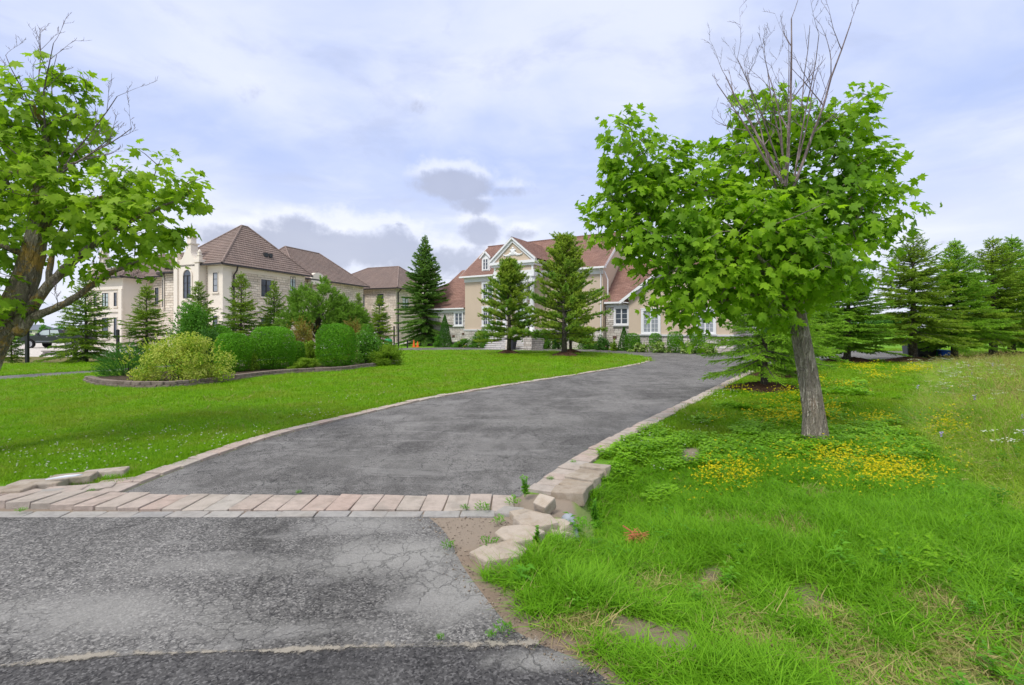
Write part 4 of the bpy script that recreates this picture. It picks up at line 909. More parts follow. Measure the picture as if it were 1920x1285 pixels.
# ---- a far house on the left horizon
fh = empty('far_house', (-262, 265, 0)); tag(fh, 'distant low house with blue grey roof beyond the pickup truck', 'house')
part(fh, 'wall', 'limestone_smooth', bx(-9, 9, -5, 5, 0, 2.6)); part(fh, 'roof', 'far_roof', lambda mb: (roof_plane(mb, [(-10, -6, 2.5), (10, -6, 2.5), (5, 0, 5.4), (-5, 0, 5.4)], .6), roof_plane(mb, [(-10, 6, 2.5), (10, 6, 2.5), (5, 0, 5.4), (-5, 0, 5.4)], .6), roof_plane(mb, [(-10, -6, 2.5), (-10, 6, 2.5), (-5, 0, 5.4)], .6), roof_plane(mb, [(10, -6, 2.5), (10, 6, 2.5), (5, 0, 5.4)], .6)))
part(fh, 'window', 'glass_dark', bx(-3, -1, -5.05, -4.98, .9, 2.0)); part(fh, 'window', 'glass_dark', bx(2, 4, -5.05, -4.98, .9, 2.0))
# ------------------------------------------------------------------ foliage builders (numpy)
def unit(v): return v/np.maximum(np.linalg.norm(v, axis=-1, keepdims=True), 1e-9)
def frame_of(d, rng):
    """two axes perpendicular to d (n,3)"""
    r = unit(rng.normal(size=d.shape)); a = unit(np.cross(d, r)); return a, np.cross(d, a)
def needles(O, D, L, per_m, nl, nw, rng, fwd=.8, flat=0.0, nmin=5):
    """needle triangles along twigs that start at O, run along D for L"""
    cnt = np.maximum(nmin, (L*per_m).astype(int)); idx = np.repeat(np.arange(len(L)), cnt); n = len(idx)
    s = rng.random(n); o = O[idx]+D[idx]*(L[idx]*s)[:, None]
    a, b = frame_of(D[idx], rng); ph = rng.random(n)*2*np.pi
    rad = a*np.cos(ph)[:, None]+b*np.sin(ph)[:, None]
    if flat: rad[:, 2] *= (1-flat); rad = unit(rad)
    nd = unit(D[idx]*fwd+rad); ln = nl*(.7+.6*rng.random(n))*(1-.35*s); sd = unit(np.cross(nd, rng.normal(size=(n, 3))))*nw/2
    V = np.empty((n, 3, 3)); V[:, 0] = o-sd; V[:, 1] = o+sd; V[:, 2] = o+nd*ln[:, None]
    return V.reshape(-1, 3), np.arange(n*3).reshape(-1, 3)
def leaves(C, N, size, rng, aspect=.6, fold=.25, jitter=.6):
    """diamond leaves of two triangles at C, facing N"""
    n = len(C); N = unit(N+jitter*rng.normal(size=(n, 3))); a, b = frame_of(N, rng); s = size*(.65+.7*rng.random(n))[:, None]
    V = np.empty((n, 4, 3)); V[:, 0] = C-a*s*.5; V[:, 1] = C+b*s*aspect*.5+N*s*fold*.5; V[:, 2] = C+a*s*.5; V[:, 3] = C-b*s*aspect*.5+N*s*fold*.5
    F = np.arange(n*4).reshape(-1, 4); T = np.concatenate([F[:, [0, 1, 2]], F[:, [0, 2, 3]]]); return V.reshape(-1, 3), T
def merge(parts_):
    Vs, Fs, o = [], [], 0
    for V, F in parts_: Vs.append(V); Fs.append(F+o); o += len(V)
    return np.concatenate(Vs), np.concatenate(Fs)
def sphere_pts(n, rng): return unit(rng.normal(size=(n, 3)))
# ---- maples
HALF = [(0, 0), (.24, -.10), (.30, .06), (.52, .10), (.38, .26), (.46, .40), (.66, .62), (.40, .56), (.20, .52), (.24, .74), (.12, .80), (0, 1.0)]
OUT = HALF+[(-x_, y_) for x_, y_ in HALF[1:-1]][::-1]
def leaf_template():
    P = np.array([(0, .33)]+OUT); z = -.22*np.abs(P[:, 0])**1.1-.22*np.maximum(P[:, 1]-.1, 0)**2+.08*(P[:, 1] < .05); z[0] = 0.0
    V = np.stack([P[:, 0], P[:, 1], z], 1); n = len(OUT); F = np.array([(0, 1+i, 1+(i+1) % n) for i in range(n)]); return V, F[:, ::-1].copy()
LV, LF = leaf_template()
def maple(name, label, base, trunk_px, trunk_d, trunk_r, lobes, limbs, dead, barkmat, seed, group, scar=None, leafmat='leaf_maple', dens=1.0, leafsize=.13):
    rng = np.random.default_rng(seed); rnd = random.Random(seed)
    t = empty(name, base); tag(t, label, 'tree', group); B = Vector(base)
    tp = smooth_path([AT(px, py, d) for (px, py), d in zip(trunk_px, trunk_d)], 16); nt = len(tp)
    rr = [np.interp(i/(nt-1), np.linspace(0, 1, len(trunk_r)), trunk_r) for i in range(nt)]
    # trunk with fluted, uneven cross-section
    mb = MB(); n = 84; vs = []; fs = []; ref = Vector((1, 0, 0)); mcol = []
    for i, p in enumerate(tp):
        d = (tp[min(i+1, nt-1)]-tp[max(i-1, 0)]).normalized(); ref = (ref-d*ref.dot(d)).normalized(); q = d.cross(ref)
        for k in range(n):
            a = 2*math.pi*k/n; z = p.z; w_ = 1+.07*math.sin(3*a+z*1.3+seed)+.045*math.sin(7*a-z*2.1)+.022*math.sin(11*a+z*5)-.045*abs(math.sin(9.5*a+.9*math.sin(z*4.1)+.6*math.sin(z*11+2*a)))**.5-.03*abs(math.sin(17*a+1.3*math.sin(z*6+a)))+.012*rnd.uniform(-1, 1)
            for (sa_, sz_, wa, wz, dp) in (scar or ()):
                e_ = ((((a-sa_+math.pi) % (2*math.pi))-math.pi)/wa)**2+((z-sz_)/wz)**2; w_ += dp*math.exp(-e_*1.2)
            w_ *= 1+.34*math.exp(-max(z, 0)/.13)*(1+.5*math.sin(4*a+1)); vs.append(p-B+(ref*math.cos(a)+q*math.sin(a))*rr[i]*w_)
    for i in range(nt-1):
        for k in range(n): fs.append((i*n+k, i*n+(k+1) % n, (i+1)*n+(k+1) % n, (i+1)*n+k))
    for i in range(nt-1):
        for k in range(n):
            a = 2*math.pi*k/n; z = tp[i].z; hit = 0
            for (sa_, sz_, wa, wz, dp) in (scar or ()):
                e_ = ((((a-sa_+math.pi) % (2*math.pi))-math.pi)/wa)**2+((z-sz_)/wz)**2
                if e_ < .8+.35*math.sin(a*23+z*31): hit = 1
            mcol.append(hit)
    mb.add(vs, fs); mb.m = mcol
    tr = mb.build('trunk', [M[barkmat], M['heartwood']], t, smooth=True)
    # limbs and twigs
    lb = MB(); limb_pts = []
    for lp in limbs:
        pts = smooth_path([AT(px, py, d) for px, py, d, r in lp], 5); r0 = [r for *_, r in lp]
        rad = [np.interp(i/(len(pts)-1), np.linspace(0, 1, len(r0)), r0) for i in range(len(pts))]
        lb.tube([p-B+Vector((rnd.uniform(-1, 1), rnd.uniform(-1, 1), rnd.uniform(-1, 1)))*.008 for p in pts], rad, 8)
        for p, r in zip(pts[3:], rad[3:]): limb_pts.append((p, r))
    # leaf clusters
    CC = []; CN = []
    for (px, py, rx, ry, d, rd) in lobes:
        c = np.array(AT(px, py, d)); ax = rx/F_PX*d; az_ = ry/F_PX*d; vol = ax*az_*rd; m = max(4, int(150*dens*vol**.72))
        u = sphere_pts(m, rng); rad = (.30+.70*rng.random(m)**.45)[:, None]*(1+.16*rng.normal(size=(m, 1))); P = c+u*rad*np.array([ax, rd, az_])
        CC.append(P); CN.append(u)
    CC = np.concatenate(CC); CN = np.concatenate(CN)
    LP = np.array([list(p) for p, r in limb_pts])
    order = rng.permutation(len(CC))
    grown = [LP[i] for i in range(len(LP))]
    for j in order[:int(len(CC)*.55)]:
        p = CC[j]; A_ = np.array(grown); di = np.linalg.norm(A_-p, axis=1)+.6*np.maximum(0, A_[:, 2]-p[2]); k = int(np.argmin(di)); q = A_[k]; L = np.linalg.norm(p-q)
        if L > 1.6 or L < .05: continue
        mid = (p+q)/2+np.array([0, 0, .06*L])+rng.normal(size=3)*.05*L; r0 = min(.016, .004+.008*L)
        lb.tube([Vector(q)-B, Vector(mid)-B, Vector(p)-B], [r0, r0*.7, .003], 4, cap=False)
        grown += [mid, q*.25+p*.75]
    lb.build('branches', M[barkmat], t, smooth=True)
    # dead bare stems
    if dead:
        db = MB()
        def twig(p, d, L, r, lvl):
            pts = [p]; q = p; dd = d.copy(); n_ = 6
            for i in range(n_):
                dd = (dd+Vector((rnd.uniform(-1, 1), rnd.uniform(-1, 1), rnd.uniform(-.5, 1)))*.13).normalized(); q = q+dd*(L/n_); pts.append(q.copy())
            db.tube([x_-B for x_ in pts], [r*(1-.7*i/n_) for i in range(n_+1)], 5 if lvl == 0 else 4)
            if lvl < 3:
                for i in range(2, n_+1):
                    if rnd.random() < (.85 if lvl < 2 else .8):
                        sd_ = Vector((rnd.uniform(-1, 1), rnd.uniform(-1, 1)*.8, rnd.uniform(-.2, .9))).normalized(); twig(pts[i], (dd*.75+sd_*.8).normalized(), L*rnd.uniform(.18, .42) if lvl else L*rnd.uniform(.16, .36), max(.0022, r*(1-.7*i/n_)*.6), lvl+1)
        for (x0, y0, x1, y1, d, r) in dead:
            a = AT(x0, y0, d); b = AT(x1, y1, d+rnd.uniform(-.5, .4)); v = b-a; twig(a, v.normalized(), v.length, r, 0)
        db.build('dead_branches', M['bark_twig'], t)
    # leaves
    per = 7; m = len(CC)*per; C = np.repeat(CC, per, 0)+rng.normal(size=(m, 3))*np.array([.085, .085, .06]); U = np.repeat(CN, per, 0)
    N = unit(.55*U+np.array([0, -.12, .55])+.42*rng.normal(size=(m, 3))); T = unit(U*.6+np.array([.10, 0, -.42])+.55*rng.normal(size=(m, 3))); T = unit(T-N*np.sum(T*N, 1, keepdims=True)); S = np.cross(T, N)
    sz = leafsize*(.55+.6*rng.random(m))
    def place(i): return (C[i][:, None, :]+sz[i][:, None, None]*(LV[None, :, 0:1]*S[i][:, None, :]+LV[None, :, 1:2]*T[i][:, None, :]+LV[None, :, 2:3]*N[i][:, None, :]))
    # the 300 leaves that show largest from the drive are leaves of their own
    toward = np.array([0, 0, EYE])-C; dist = np.linalg.norm(toward, axis=1); facing = np.abs(np.sum(N*unit(toward), 1)); inview = (np.abs(C[:, 0]) < C[:, 1]*1.05)
    ctr = C[:, :2].mean(0); front = -(C[:, 1]-C[:, 1].mean()); score = np.where(inview, sz*facing*(1+.35*front), -1); big = np.argsort(-score)[:300]
    rest = np.setdiff1d(np.arange(m), big); V = place(rest).reshape(-1, 3)-np.array(base); F = (LF[None]+(np.arange(len(rest))*len(LV))[:, None, None]).reshape(-1, 3)
    cr = obj('crown', mesh_np('crown', V, F, M[leafmat], smooth=False), t); cr['kind'] = 'stuff'
    lm = mesh_np('leaf', LV, LF, M[leafmat + '_single'])
    for i in big:
        mat = Matrix(((S[i][0], T[i][0], N[i][0], 0), (S[i][1], T[i][1], N[i][1], 0), (S[i][2], T[i][2], N[i][2], 0), (0, 0, 0, 1)))
        o = bpy.data.objects.new('leaf', lm); COL.objects.link(o); o.parent = cr; o.matrix_local = Matrix.Translation(Vector(C[i])-B) @ mat @ Matrix.Scale(float(sz[i]), 4)
    return t, tp
mat_leaf('leaf_maple_single', (.15, .29, .012), (.28, .46, .025), (.12, .25, .018), .5, rand='object')
mat_leaf('leaf_maple_pale_single', (.19, .32, .022), (.33, .48, .04), (.15, .27, .02), .5, rand='object')
bR = G(1528, 832)
R_LOBES = [(1172, 285, 50, 75, 7.0, .5), (1235, 330, 80, 75, 7.1, .6), (1290, 395, 105, 85, 6.9, .75), (1155, 425, 62, 48, 6.9, .45), (1225, 460, 85, 55, 6.7, .6), (1390, 330, 95, 90, 7.3, .8), (1400, 430, 110, 80, 6.5, .8), (1330, 520, 95, 60, 6.6, .7),
           (1250, 545, 55, 45, 6.7, .4), (1285, 600, 42, 48, 6.6, .35), (1470, 250, 75, 70, 7.4, .6), (1420, 215, 55, 45, 7.3, .4), (1535, 330, 95, 105, 7.3, .8), (1598, 225, 55, 60, 7.1, .5), (1640, 330, 62, 62, 7.0, .5), (1590, 430, 85, 85, 6.8, .8),
           (1490, 480, 100, 80, 6.4, .7), (1400, 560, 75, 45, 6.6, .6), (1545, 520, 75, 55, 6.8, .6), (1500, 400, 110, 80, 7.0, .9), (1450, 590, 50, 28, 6.8, .4), (1350, 470, 90, 70, 7.4, .6), (1640, 420, 40, 50, 7.1, .4), (1180, 370, 70, 60, 7.0, .5)]
R_LIMBS = [[(1500, 590, 6.95, .10), (1482, 500, 6.95, .075), (1475, 400, 7.0, .06), (1472, 300, 7.1, .035)],
           [(1490, 560, 6.9, .085), (1440, 520, 6.8, .055), (1370, 480, 6.7, .04), (1280, 430, 6.8, .025), (1190, 400, 6.9, .012)],
           [(1505, 560, 6.95, .07), (1560, 490, 6.9, .05), (1600, 420, 6.9, .03), (1640, 340, 7.0, .012)], [(1480, 470, 7.0, .05), (1400, 390, 7.1, .035), (1300, 350, 7.0, .022), (1190, 290, 7.0, .01)],
           [(1478, 430, 7.0, .045), (1530, 350, 7.15, .03), (1590, 250, 7.1, .012)], [(1485, 545, 6.9, .05), (1400, 555, 6.7, .03), (1300, 580, 6.6, .014)], [(1485, 520, 6.9, .05), (1440, 500, 6.4, .03), (1400, 450, 6.2, .015)], [(1485, 520, 7.0, .05), (1500, 450, 7.4, .03), (1480, 330, 7.6, .012)]]
R_DEAD = [(1472, 350, 1464, 55, 6.5, .026), (1468, 345, 1380, 120, 6.45, .022), (1462, 335, 1335, 165, 6.4, .017), (1475, 330, 1440, 125, 6.7, .016), (1488, 350, 1562, 70, 6.55, .022), (1466, 330, 1408, 100, 6.5, .014), (1470, 320, 1452, 95, 6.6, .014), (1490, 330, 1540, 90, 6.6, .014), (1497, 300, 1570, 120, 6.5, .012), (1455, 350, 1350, 130, 6.5, .013), (1476, 300, 1490, 95, 6.6, .012), (1500, 320, 1590, 130, 7.1, .014), (1495, 300, 1515, 80, 7.3, .013), (1470, 300, 1420, 120, 7.2, .012), (1460, 360, 1350, 235, 6.9, .010)]
maple('maple_tree', 'leaning maple with bare dead top branches standing in the weedy lawn beside the driveway', bR, [(1528, 838), (1524, 770), (1512, 690), (1498, 610), (1487, 560), (1482, 500), (1474, 400)], [bR.y, bR.y, 6.97, 6.95, 6.93, 6.95, 7.0], [.165, .142, .132, .122, .145, .10, .065], R_LOBES, R_LIMBS, R_DEAD, 'bark_maple', 3, 'maples flanking the driveway', dens=1.35, scar=[(4.45, 1.95, .42, .34, -.10), (4.25, .52, .30, .13, .09), (5.6, .35, .16, .38, -.10)])
# broken stub and scar on its trunk
bL = G(-82, 858)
L_LOBES = [(55, 215, 75, 75, 6.5, .6), (135, 175, 45, 55, 6.6, .35), (-70, 280, 110, 120, 6.6, .9), (30, 330, 95, 75, 6.2, .7), (160, 380, 85, 55, 6.4, .6), (285, 345, 75, 50, 6.5, .5), (352, 360, 34, 36, 6.5, .3), (240, 425, 80, 46, 6.3, .55), (125, 440, 55, 32, 6.6, .45), (302, 435, 40, 38, 6.5, .35),
           (-30, 470, 60, 50, 6.2, .5), (262, 490, 45, 24, 6.5, .3), (195, 505, 50, 22, 6.4, .3), (-90, 430, 90, 100, 6.5, .8), (-20, 560, 38, 45, 6.0, .4), (110, 290, 60, 35, 6.7, .4), (185, 230, 22, 30, 6.7, .2), (230, 380, 60, 40, 6.8, .4), (-40, 380, 60, 50, 6.9, .5)]
L_LIMBS = [[(30, 600, 6.4, .12), (62, 500, 6.45, .10), (78, 400, 6.5, .085), (75, 320, 6.5, .07), (85, 250, 6.5, .04), (60, 190, 6.5, .02)], [(35, 625, 6.35, .08), (60, 596, 6.35, .055), (105, 578, 6.4, .047), (150, 552, 6.4, .04), (195, 520, 6.45, .034), (245, 495, 6.5, .02), (290, 475, 6.5, .01)],
           [(35, 610, 6.35, .09), (75, 555, 6.4, .06), (120, 505, 6.4, .05), (180, 455, 6.4, .035), (255, 410, 6.45, .022), (345, 370, 6.5, .01)], [(70, 450, 6.5, .06), (110, 400, 6.6, .035), (190, 370, 6.7, .025), (285, 345, 6.6, .012)],
           [(70, 420, 6.5, .05), (20, 350, 6.4, .03), (-50, 290, 6.5, .02)], [(60, 480, 6.45, .05), (0, 460, 6.3, .03), (-80, 430, 6.4, .015)], [(90, 540, 6.4, .04), (100, 470, 6.5, .028), (120, 420, 6.6, .015)], [(20, 600, 6.3, .04), (-10, 570, 6.1, .02), (-20, 545, 6.0, .01)]]
L_DEAD = [(85, 260, 85, 75, 6.5, .014), (70, 240, 30, 95, 6.45, .012), (75, 230, 50, 75, 6.6, .012), (90, 290, 140, 110, 6.6, .012), (100, 340, 245, 190, 6.5, .015), (110, 330, 240, 225, 6.4, .014), (115, 320, 235, 260, 6.6, .012), (105, 330, 165, 180, 6.5, .012), (120, 310, 210, 280, 6.3, .010), (170, 540, 205, 455, 6.4, .007), (60, 520, 95, 460, 6.4, .008), (110, 575, 108, 545, 6.4, .006), (190, 520, 240, 535, 6.4, .006)]
maple('maple_tree', 'maple with yellow lichen on its trunk and long low limb over the mown lawn', bL, [(-82, 865), (-64, 780), (-41, 700), (-4, 620), (34, 550), (66, 450), (78, 380)], [bL.y, bL.y, 6.35, 6.4, 6.42, 6.45, 6.5], [.22, .185, .175, .165, .13, .105, .08], L_LOBES, L_LIMBS, L_DEAD, 'bark_lichen', 5, 'maples flanking the driveway', leafmat='leaf_maple_pale', dens=1.2, scar=[(5.1, 1.45, .3, .32, .06)])

# ---- conifers
def spruce_meshes(h, r, z0, seed, mat, per_m=150, nl=.075, nw=.024, gap=.25, droop=.24, thin=1.0):
    rng = np.random.default_rng(seed); rnd = random.Random(seed); O, D, L = [], [], []; lb = MB(); z = z0; k = 0
    lb.tube([(0, 0, -.1), (.02, .01, h*.3), (-.02, 0, h*.7), (0, 0, h*.985)], [h*.021+.02, h*.017, h*.008, .006], 10)
    while z < h*.985:
        tt = (z-z0)/(h-z0); nb = rnd.randint(5, 7) if tt < .9 else 4
        for b in range(nb):
            a = k*2.4+b*2*math.pi/nb+rnd.uniform(-.25, .25); Lb = r*((1-tt)**.82)*rnd.choice((rnd.uniform(.5, .8), rnd.uniform(.8, 1.18), rnd.uniform(.85, 1.2)))*(1 if tt > .06 else .8)*(1-.35*max(0, tt-.72)/.28)+.10; zb = z+rnd.uniform(-.09, .09); el = -.12+.85*tt**1.5+rnd.uniform(-.1, .1); dr = droop*(1-tt)
            ca, sa = math.cos(a), math.sin(a); pts = []
            for i in range(6):
                s = i/5; pts.append(Vector((ca*Lb*s*math.cos(el), sa*Lb*s*math.cos(el), zb+Lb*(math.sin(el)*s-dr*s*s+.16*s**3))))
            lb.tube(pts, [.012+.008*Lb*(1-i/5) for i in range(6)], 4, cap=False)
            ns = max(2, int(Lb/((.085 if tt < .62 else .15)*thin)))
            for j in range(ns):
                s = .10+.90*(j+rnd.random())/ns; i = min(4, int(s*5)); p = pts[i].lerp(pts[i+1], s*5-i); dirb = (pts[i+1]-pts[i]).normalized(); side = Vector((-sa, ca, 0))
                for sg in (-1, 1):
                    dv = (dirb*.75+side*sg*rnd.uniform(.5, .95)+Vector((0, 0, rnd.uniform(-.45, .12)))).normalized(); O.append(p); D.append(dv); L.append((.14+.42*min(1, Lb)*(1-.7*s))*rnd.uniform(.7, 1.25))
                if rnd.random() < .5: O.append(p); D.append((dirb*.4+Vector((rnd.uniform(-.3, .3), rnd.uniform(-.3, .3), -.8))).normalized()); L.append(rnd.uniform(.08, .2))
            O.append(pts[4]); D.append((pts[5]-pts[4]).normalized()); L.append((pts[5]-pts[4]).length+.08)
        z += gap*rnd.uniform(.75, 1.2)*(1-.45*tt); k += 1
    O.append(Vector((0, 0, h*.96))); D.append(Vector((0, 0, 1))); L.append(h*.05+.1)
    V, F = needles(np.array([list(p) for p in O]), np.array([list(p) for p in D]), np.array(L), per_m, nl, nw, rng, .8, .25)
    return lb.mesh('trunk', M['bark_conifer'], True), mesh_np('crown', V, F, M[mat])
def pine_meshes(h, r, z0, seed, mat, gap=.36, nl=.14, nw=.022, per=190, rnd_shape=False):
    rng = np.random.default_rng(seed); rnd = random.Random(seed); O, D, L = [], [], []; lb = MB(); z = z0; k = 0
    lb.tube([(0, 0, -.1), (.03, 0, h*.3), (-.02, .02, h*.7), (0, 0, h*.97)], [h*.020+.02, h*.017, h*.009, .012], 10)
    while z < h*.97:
        tt = (z-z0)/(h-z0); nb = rnd.randint(5, 7)
        prof = (1-tt)**.7*(1 if tt > .12 else .75+2*tt) if not rnd_shape else math.sqrt(max(.03, 1-((tt-.22)/.78)**2))
        for b in range(nb):
            a = k*1.3+b*2*math.pi/nb+rnd.uniform(-.3, .3); Lb = r*prof*rnd.choice((rnd.uniform(.5, .75), rnd.uniform(.75, 1.18), rnd.uniform(.8, 1.2)))+.16; el = (.75 if not rnd_shape else .55)*tt+rnd.uniform(-.2, .22); ca, sa = math.cos(a), math.sin(a); pts = []
            for i in range(6):
                s = i/5; pts.append(Vector((ca*Lb*s*math.cos(el), sa*Lb*s*math.cos(el), z+Lb*(math.sin(el)*s+.13*s*s-.06*s))))
            lb.tube(pts, [.014+.012*Lb*(1-i/5) for i in range(6)], 4, cap=False); side = Vector((-sa, ca, 0)); ns = max(3, int(Lb/.12))
            for j in range(ns):
                s = .18+.82*(j+rnd.random())/ns; i = min(4, int(s*5)); p = pts[i].lerp(pts[i+1], s*5-i); dirb = (pts[i+1]-pts[i]).normalized()
                for sg in (-1, 1):
                    dv = (dirb*.7+side*sg*rnd.uniform(.3, .9)+Vector((0, 0, rnd.uniform(.2, 1.0)))).normalized(); O.append(p); D.append(dv); L.append(rnd.uniform(.20, .42)*(1.15-.5*s))
            for q in range(int(5+7*Lb)):
                s = .3+.7*math.sqrt(rnd.random()); i = min(4, int(s*5)); p = pts[i].lerp(pts[i+1], s*5-i)+Vector((rnd.gauss(0, 1), rnd.gauss(0, 1), rnd.gauss(0, .8)))*.13; O.append(p); D.append(Vector((ca*.5+rnd.uniform(-.8, .8), sa*.5+rnd.uniform(-.8, .8), rnd.uniform(-.1, .9))).normalized()); L.append(rnd.uniform(.10, .24))
            O.append(pts[5]-(pts[5]-pts[4]).normalized()*.12); D.append(((pts[5]-pts[4]).normalized()+Vector((0, 0, .5))).normalized()); L.append(rnd.uniform(.28, .42))
        z += gap*rnd.uniform(.8, 1.2)*(1-.4*tt); k += 1
    for q in range(7): O.append(Vector((rnd.uniform(-.12, .12), rnd.uniform(-.12, .12), h*rnd.uniform(.88, .95)))); D.append(Vector((rnd.uniform(-.45, .45), rnd.uniform(-.45, .45), 1)).normalized()); L.append(h*.05+rnd.uniform(.05, .2))
    V, F = needles(np.array([list(p) for p in O]), np.array([list(p) for p in D]), np.array(L), per, nl, nw, rng, 1.1, 0, 24)
    return lb.mesh('trunk', M['bark_conifer'], True), mesh_np('crown', V, F, M[mat])
def pine_bush(h, r, seed, mat):
    rng = np.random.default_rng(seed); nl_ = 85; u = sphere_pts(nl_, rng); u[:, 2] = np.abs(u[:, 2])*1.15-.25
    c = u*(.62+.38*rng.random((nl_, 1)))*np.array([r*.8, r*.8, h*.55])+np.array([0, 0, h*.40]); m = 26
    C = np.repeat(c, m, 0); U = np.repeat(unit(u), m, 0); w_ = sphere_pts(len(C), rng); O = C+w_*.26*(h/4.6)*rng.random((len(C), 1))**.4; D = unit(w_*.8+U*.5+np.array([0, 0, .55])); L = .14+.20*rng.random(len(C)); k = O[:, 2] > .12
    V, F = needles(O[k], D[k], L[k], 130, .15, .026, rng, 1.1, 0, 16); lb = MB(); lb.tube([(0, 0, -.1), (.05, 0, h*.4), (0, .04, h*.8)], [.13, .09, .02], 9)
    for q in c[::3]: lb.tube([(0, 0, max(.2, q[2]*.45)), tuple(q*np.array([.5, .5, .8])), tuple(q)], [.05, .03, .008], 5)
    return lb.mesh('trunk', M['bark_conifer'], True), mesh_np('crown', V, F, M[mat])
SP = {'a': spruce_meshes(7.0, 2.15, 1.0, 11, 'needle_spruce_bright'), 'b': spruce_meshes(7.0, 2.3, 1.05, 12, 'needle_spruce_bright'), 'f': spruce_meshes(7.0, 2.45, 1.35, 19, 'needle_spruce_olive', 150, .075, .024, .30, .24, 1.2), 'c': spruce_meshes(5.0, 1.9, .9, 13, 'needle_spruce_bright', 190, .055, .015, .22),
      'd': spruce_meshes(4.4, 1.55, .35, 14, 'needle_spruce', 150, .07, .024, .27, .28, 1.35), 'e': spruce_meshes(4.4, 1.4, .35, 15, 'needle_spruce', 150, .07, .024, .29, .22, 1.4), 'big': spruce_meshes(12.2, 3.6, .8, 16, 'needle_spruce_dark', 80, .13, .05, .36, .3),
      'pineA': pine_meshes(6.7, 2.45, 1.1, 21, 'needle_pine'), 'pineB': pine_meshes(8.1, 2.85, 1.2, 22, 'needle_pine'), 'pineC': pine_bush(4.6, 2.5, 23, 'needle_pine_dark')}
def conifer(kind, name, loc, h, base_h, wide, rz, label, group, lean=0.0):
    t = empty(name, (loc[0], loc[1], float(terrain_z(loc[0], loc[1]))), rz); s = h/base_h; t.scale = (s*wide, s*wide, s); t.rotation_euler = (0, lean, rz); tag(t, label, 'tree', group)
    a, b = SP[kind]; obj('trunk', a, t); c = obj('crown', b, t); c['kind'] = 'stuff'; return t
GR = 'spruces along the parking pad'
for kind, px, py, top, bh, wd, rz, lean, lab in [('c', 1433, 735, 430, 5.0, .98, .3, 0, 'spruce with low sweeping branches just behind the maple trunk beside the driveway'), ('c', 1466, 708, 470, 5.0, .95, 2.0, 0, 'second spruce of the row, close behind the one at the driveway edge'), ('a', 1510, 690, 470, 7.0, 1.15, 1.1, 0, 'spruce mostly hidden by the maple crown'),
                                         ('b', 1588, 680, 480, 7.0, 1.35, .5, .05, 'spruce with leaning trunk by the grey parking pad'), ('f', 1712, 679, 437, 7.0, 1.25, 4.0, 0, 'spruce with cone laden top standing in front of the waste bins'), ('b', 1790, 676, 452, 7.0, 1.12, 2.2, 0, 'slender spruce just past the blue recycling box'),
                                         ('f', 1862, 672.5, 448, 7.0, 1.3, 5.2, 0, 'full spruce at the edge of the tall meadow grass'), ('b', 1897, 666, 445, 7.0, 1.2, 3.4, 0, 'spruce farthest back in the row beside the parking pad'), ('b', 1975, 672, 440, 7.0, 1.0, 1.4, 0, 'spruce at the far end of the row past the meadow')]:
    g = G(px, py); conifer(kind, 'spruce_tree', g, (py-top)/F_PX*g.y, bh, wd, rz, lab, GR, lean)
GL = 'spruces along the neighbour boundary'
for kind, px, d, top, wd, rz, lab in [('d', 161, 24.9, 522, 1.05, .2, 'spruce in front of the parked pickup truck'), ('e', 275, 27.5, 536, 1.1, 1.3, 'spruce in front of the mansion entrance bay'), ('d', 372, 28.5, 531, .95, 2.5, 'spruce rising behind the leafy bright green shrub'), ('e', 452, 29.5, 513, .9, 3.1, 'narrow spruce in front of the mansion downspout'),
                                      ('d', 514, 31.0, 530, .8, 4.6, 'thin topped spruce beside the dense rounded pine'), ('d', 672, 36.0, 552, .7, 5.5, 'small dark spruce between the rounded pine and the big spruce'), ('e', 712, 40.0, 554, .95, .9, 'small full spruce just in front of the big spruce'), ('e', 22, 24.5, 590, .8, 2.8, 'small spruce beside the boundary post near the lichen covered maple')]:
    p = AT(px, 700, d); conifer(kind, 'spruce_tree', p, EYE+(YH-top)/F_PX*d, 4.4, wd, rz, lab, GL)
p = G(797, 648.5); conifer('big', 'spruce_tree', p, EYE+(YH-444)/F_PX*p.y, 12.2, 1.05, .7, 'tall broad dark spruce between the mansion and the tan house', GL)
p = G(954, 664); conifer('pineA', 'pine_tree', p, EYE+(YH-491)/F_PX*p.y, 6.7, 1.1, 0, 'smaller pine standing before the steps on the island lawn', 'pines on the island lawn')
p = G(1058, 668); conifer('pineB', 'pine_tree', p, EYE+(YH-442)/F_PX*p.y, 8.1, 1.1, 1.2, 'taller full pine on the island lawn before the house', 'pines on the island lawn')
p = G(1070, 662.5); conifer('pineA', 'pine_tree', p, 5.6, 6.7, .95, 2.3, 'shorter pine behind the tallest island pine', 'pines on the island lawn')
p = AT(596, 700, 30.5); conifer('pineC', 'pine_tree', p, EYE+(YH-514)/F_PX*30.5, 4.6, .98, .4, 'dense rounded dark green pine behind the clipped hedges', GL)
p = AT(650, 700, 31.5); conifer('pineC', 'pine_tree', p, EYE+(YH-552)/F_PX*31.5, 4.6, .9, 2.4, 'lower rounded pine beside the dense dark green pine', GL)

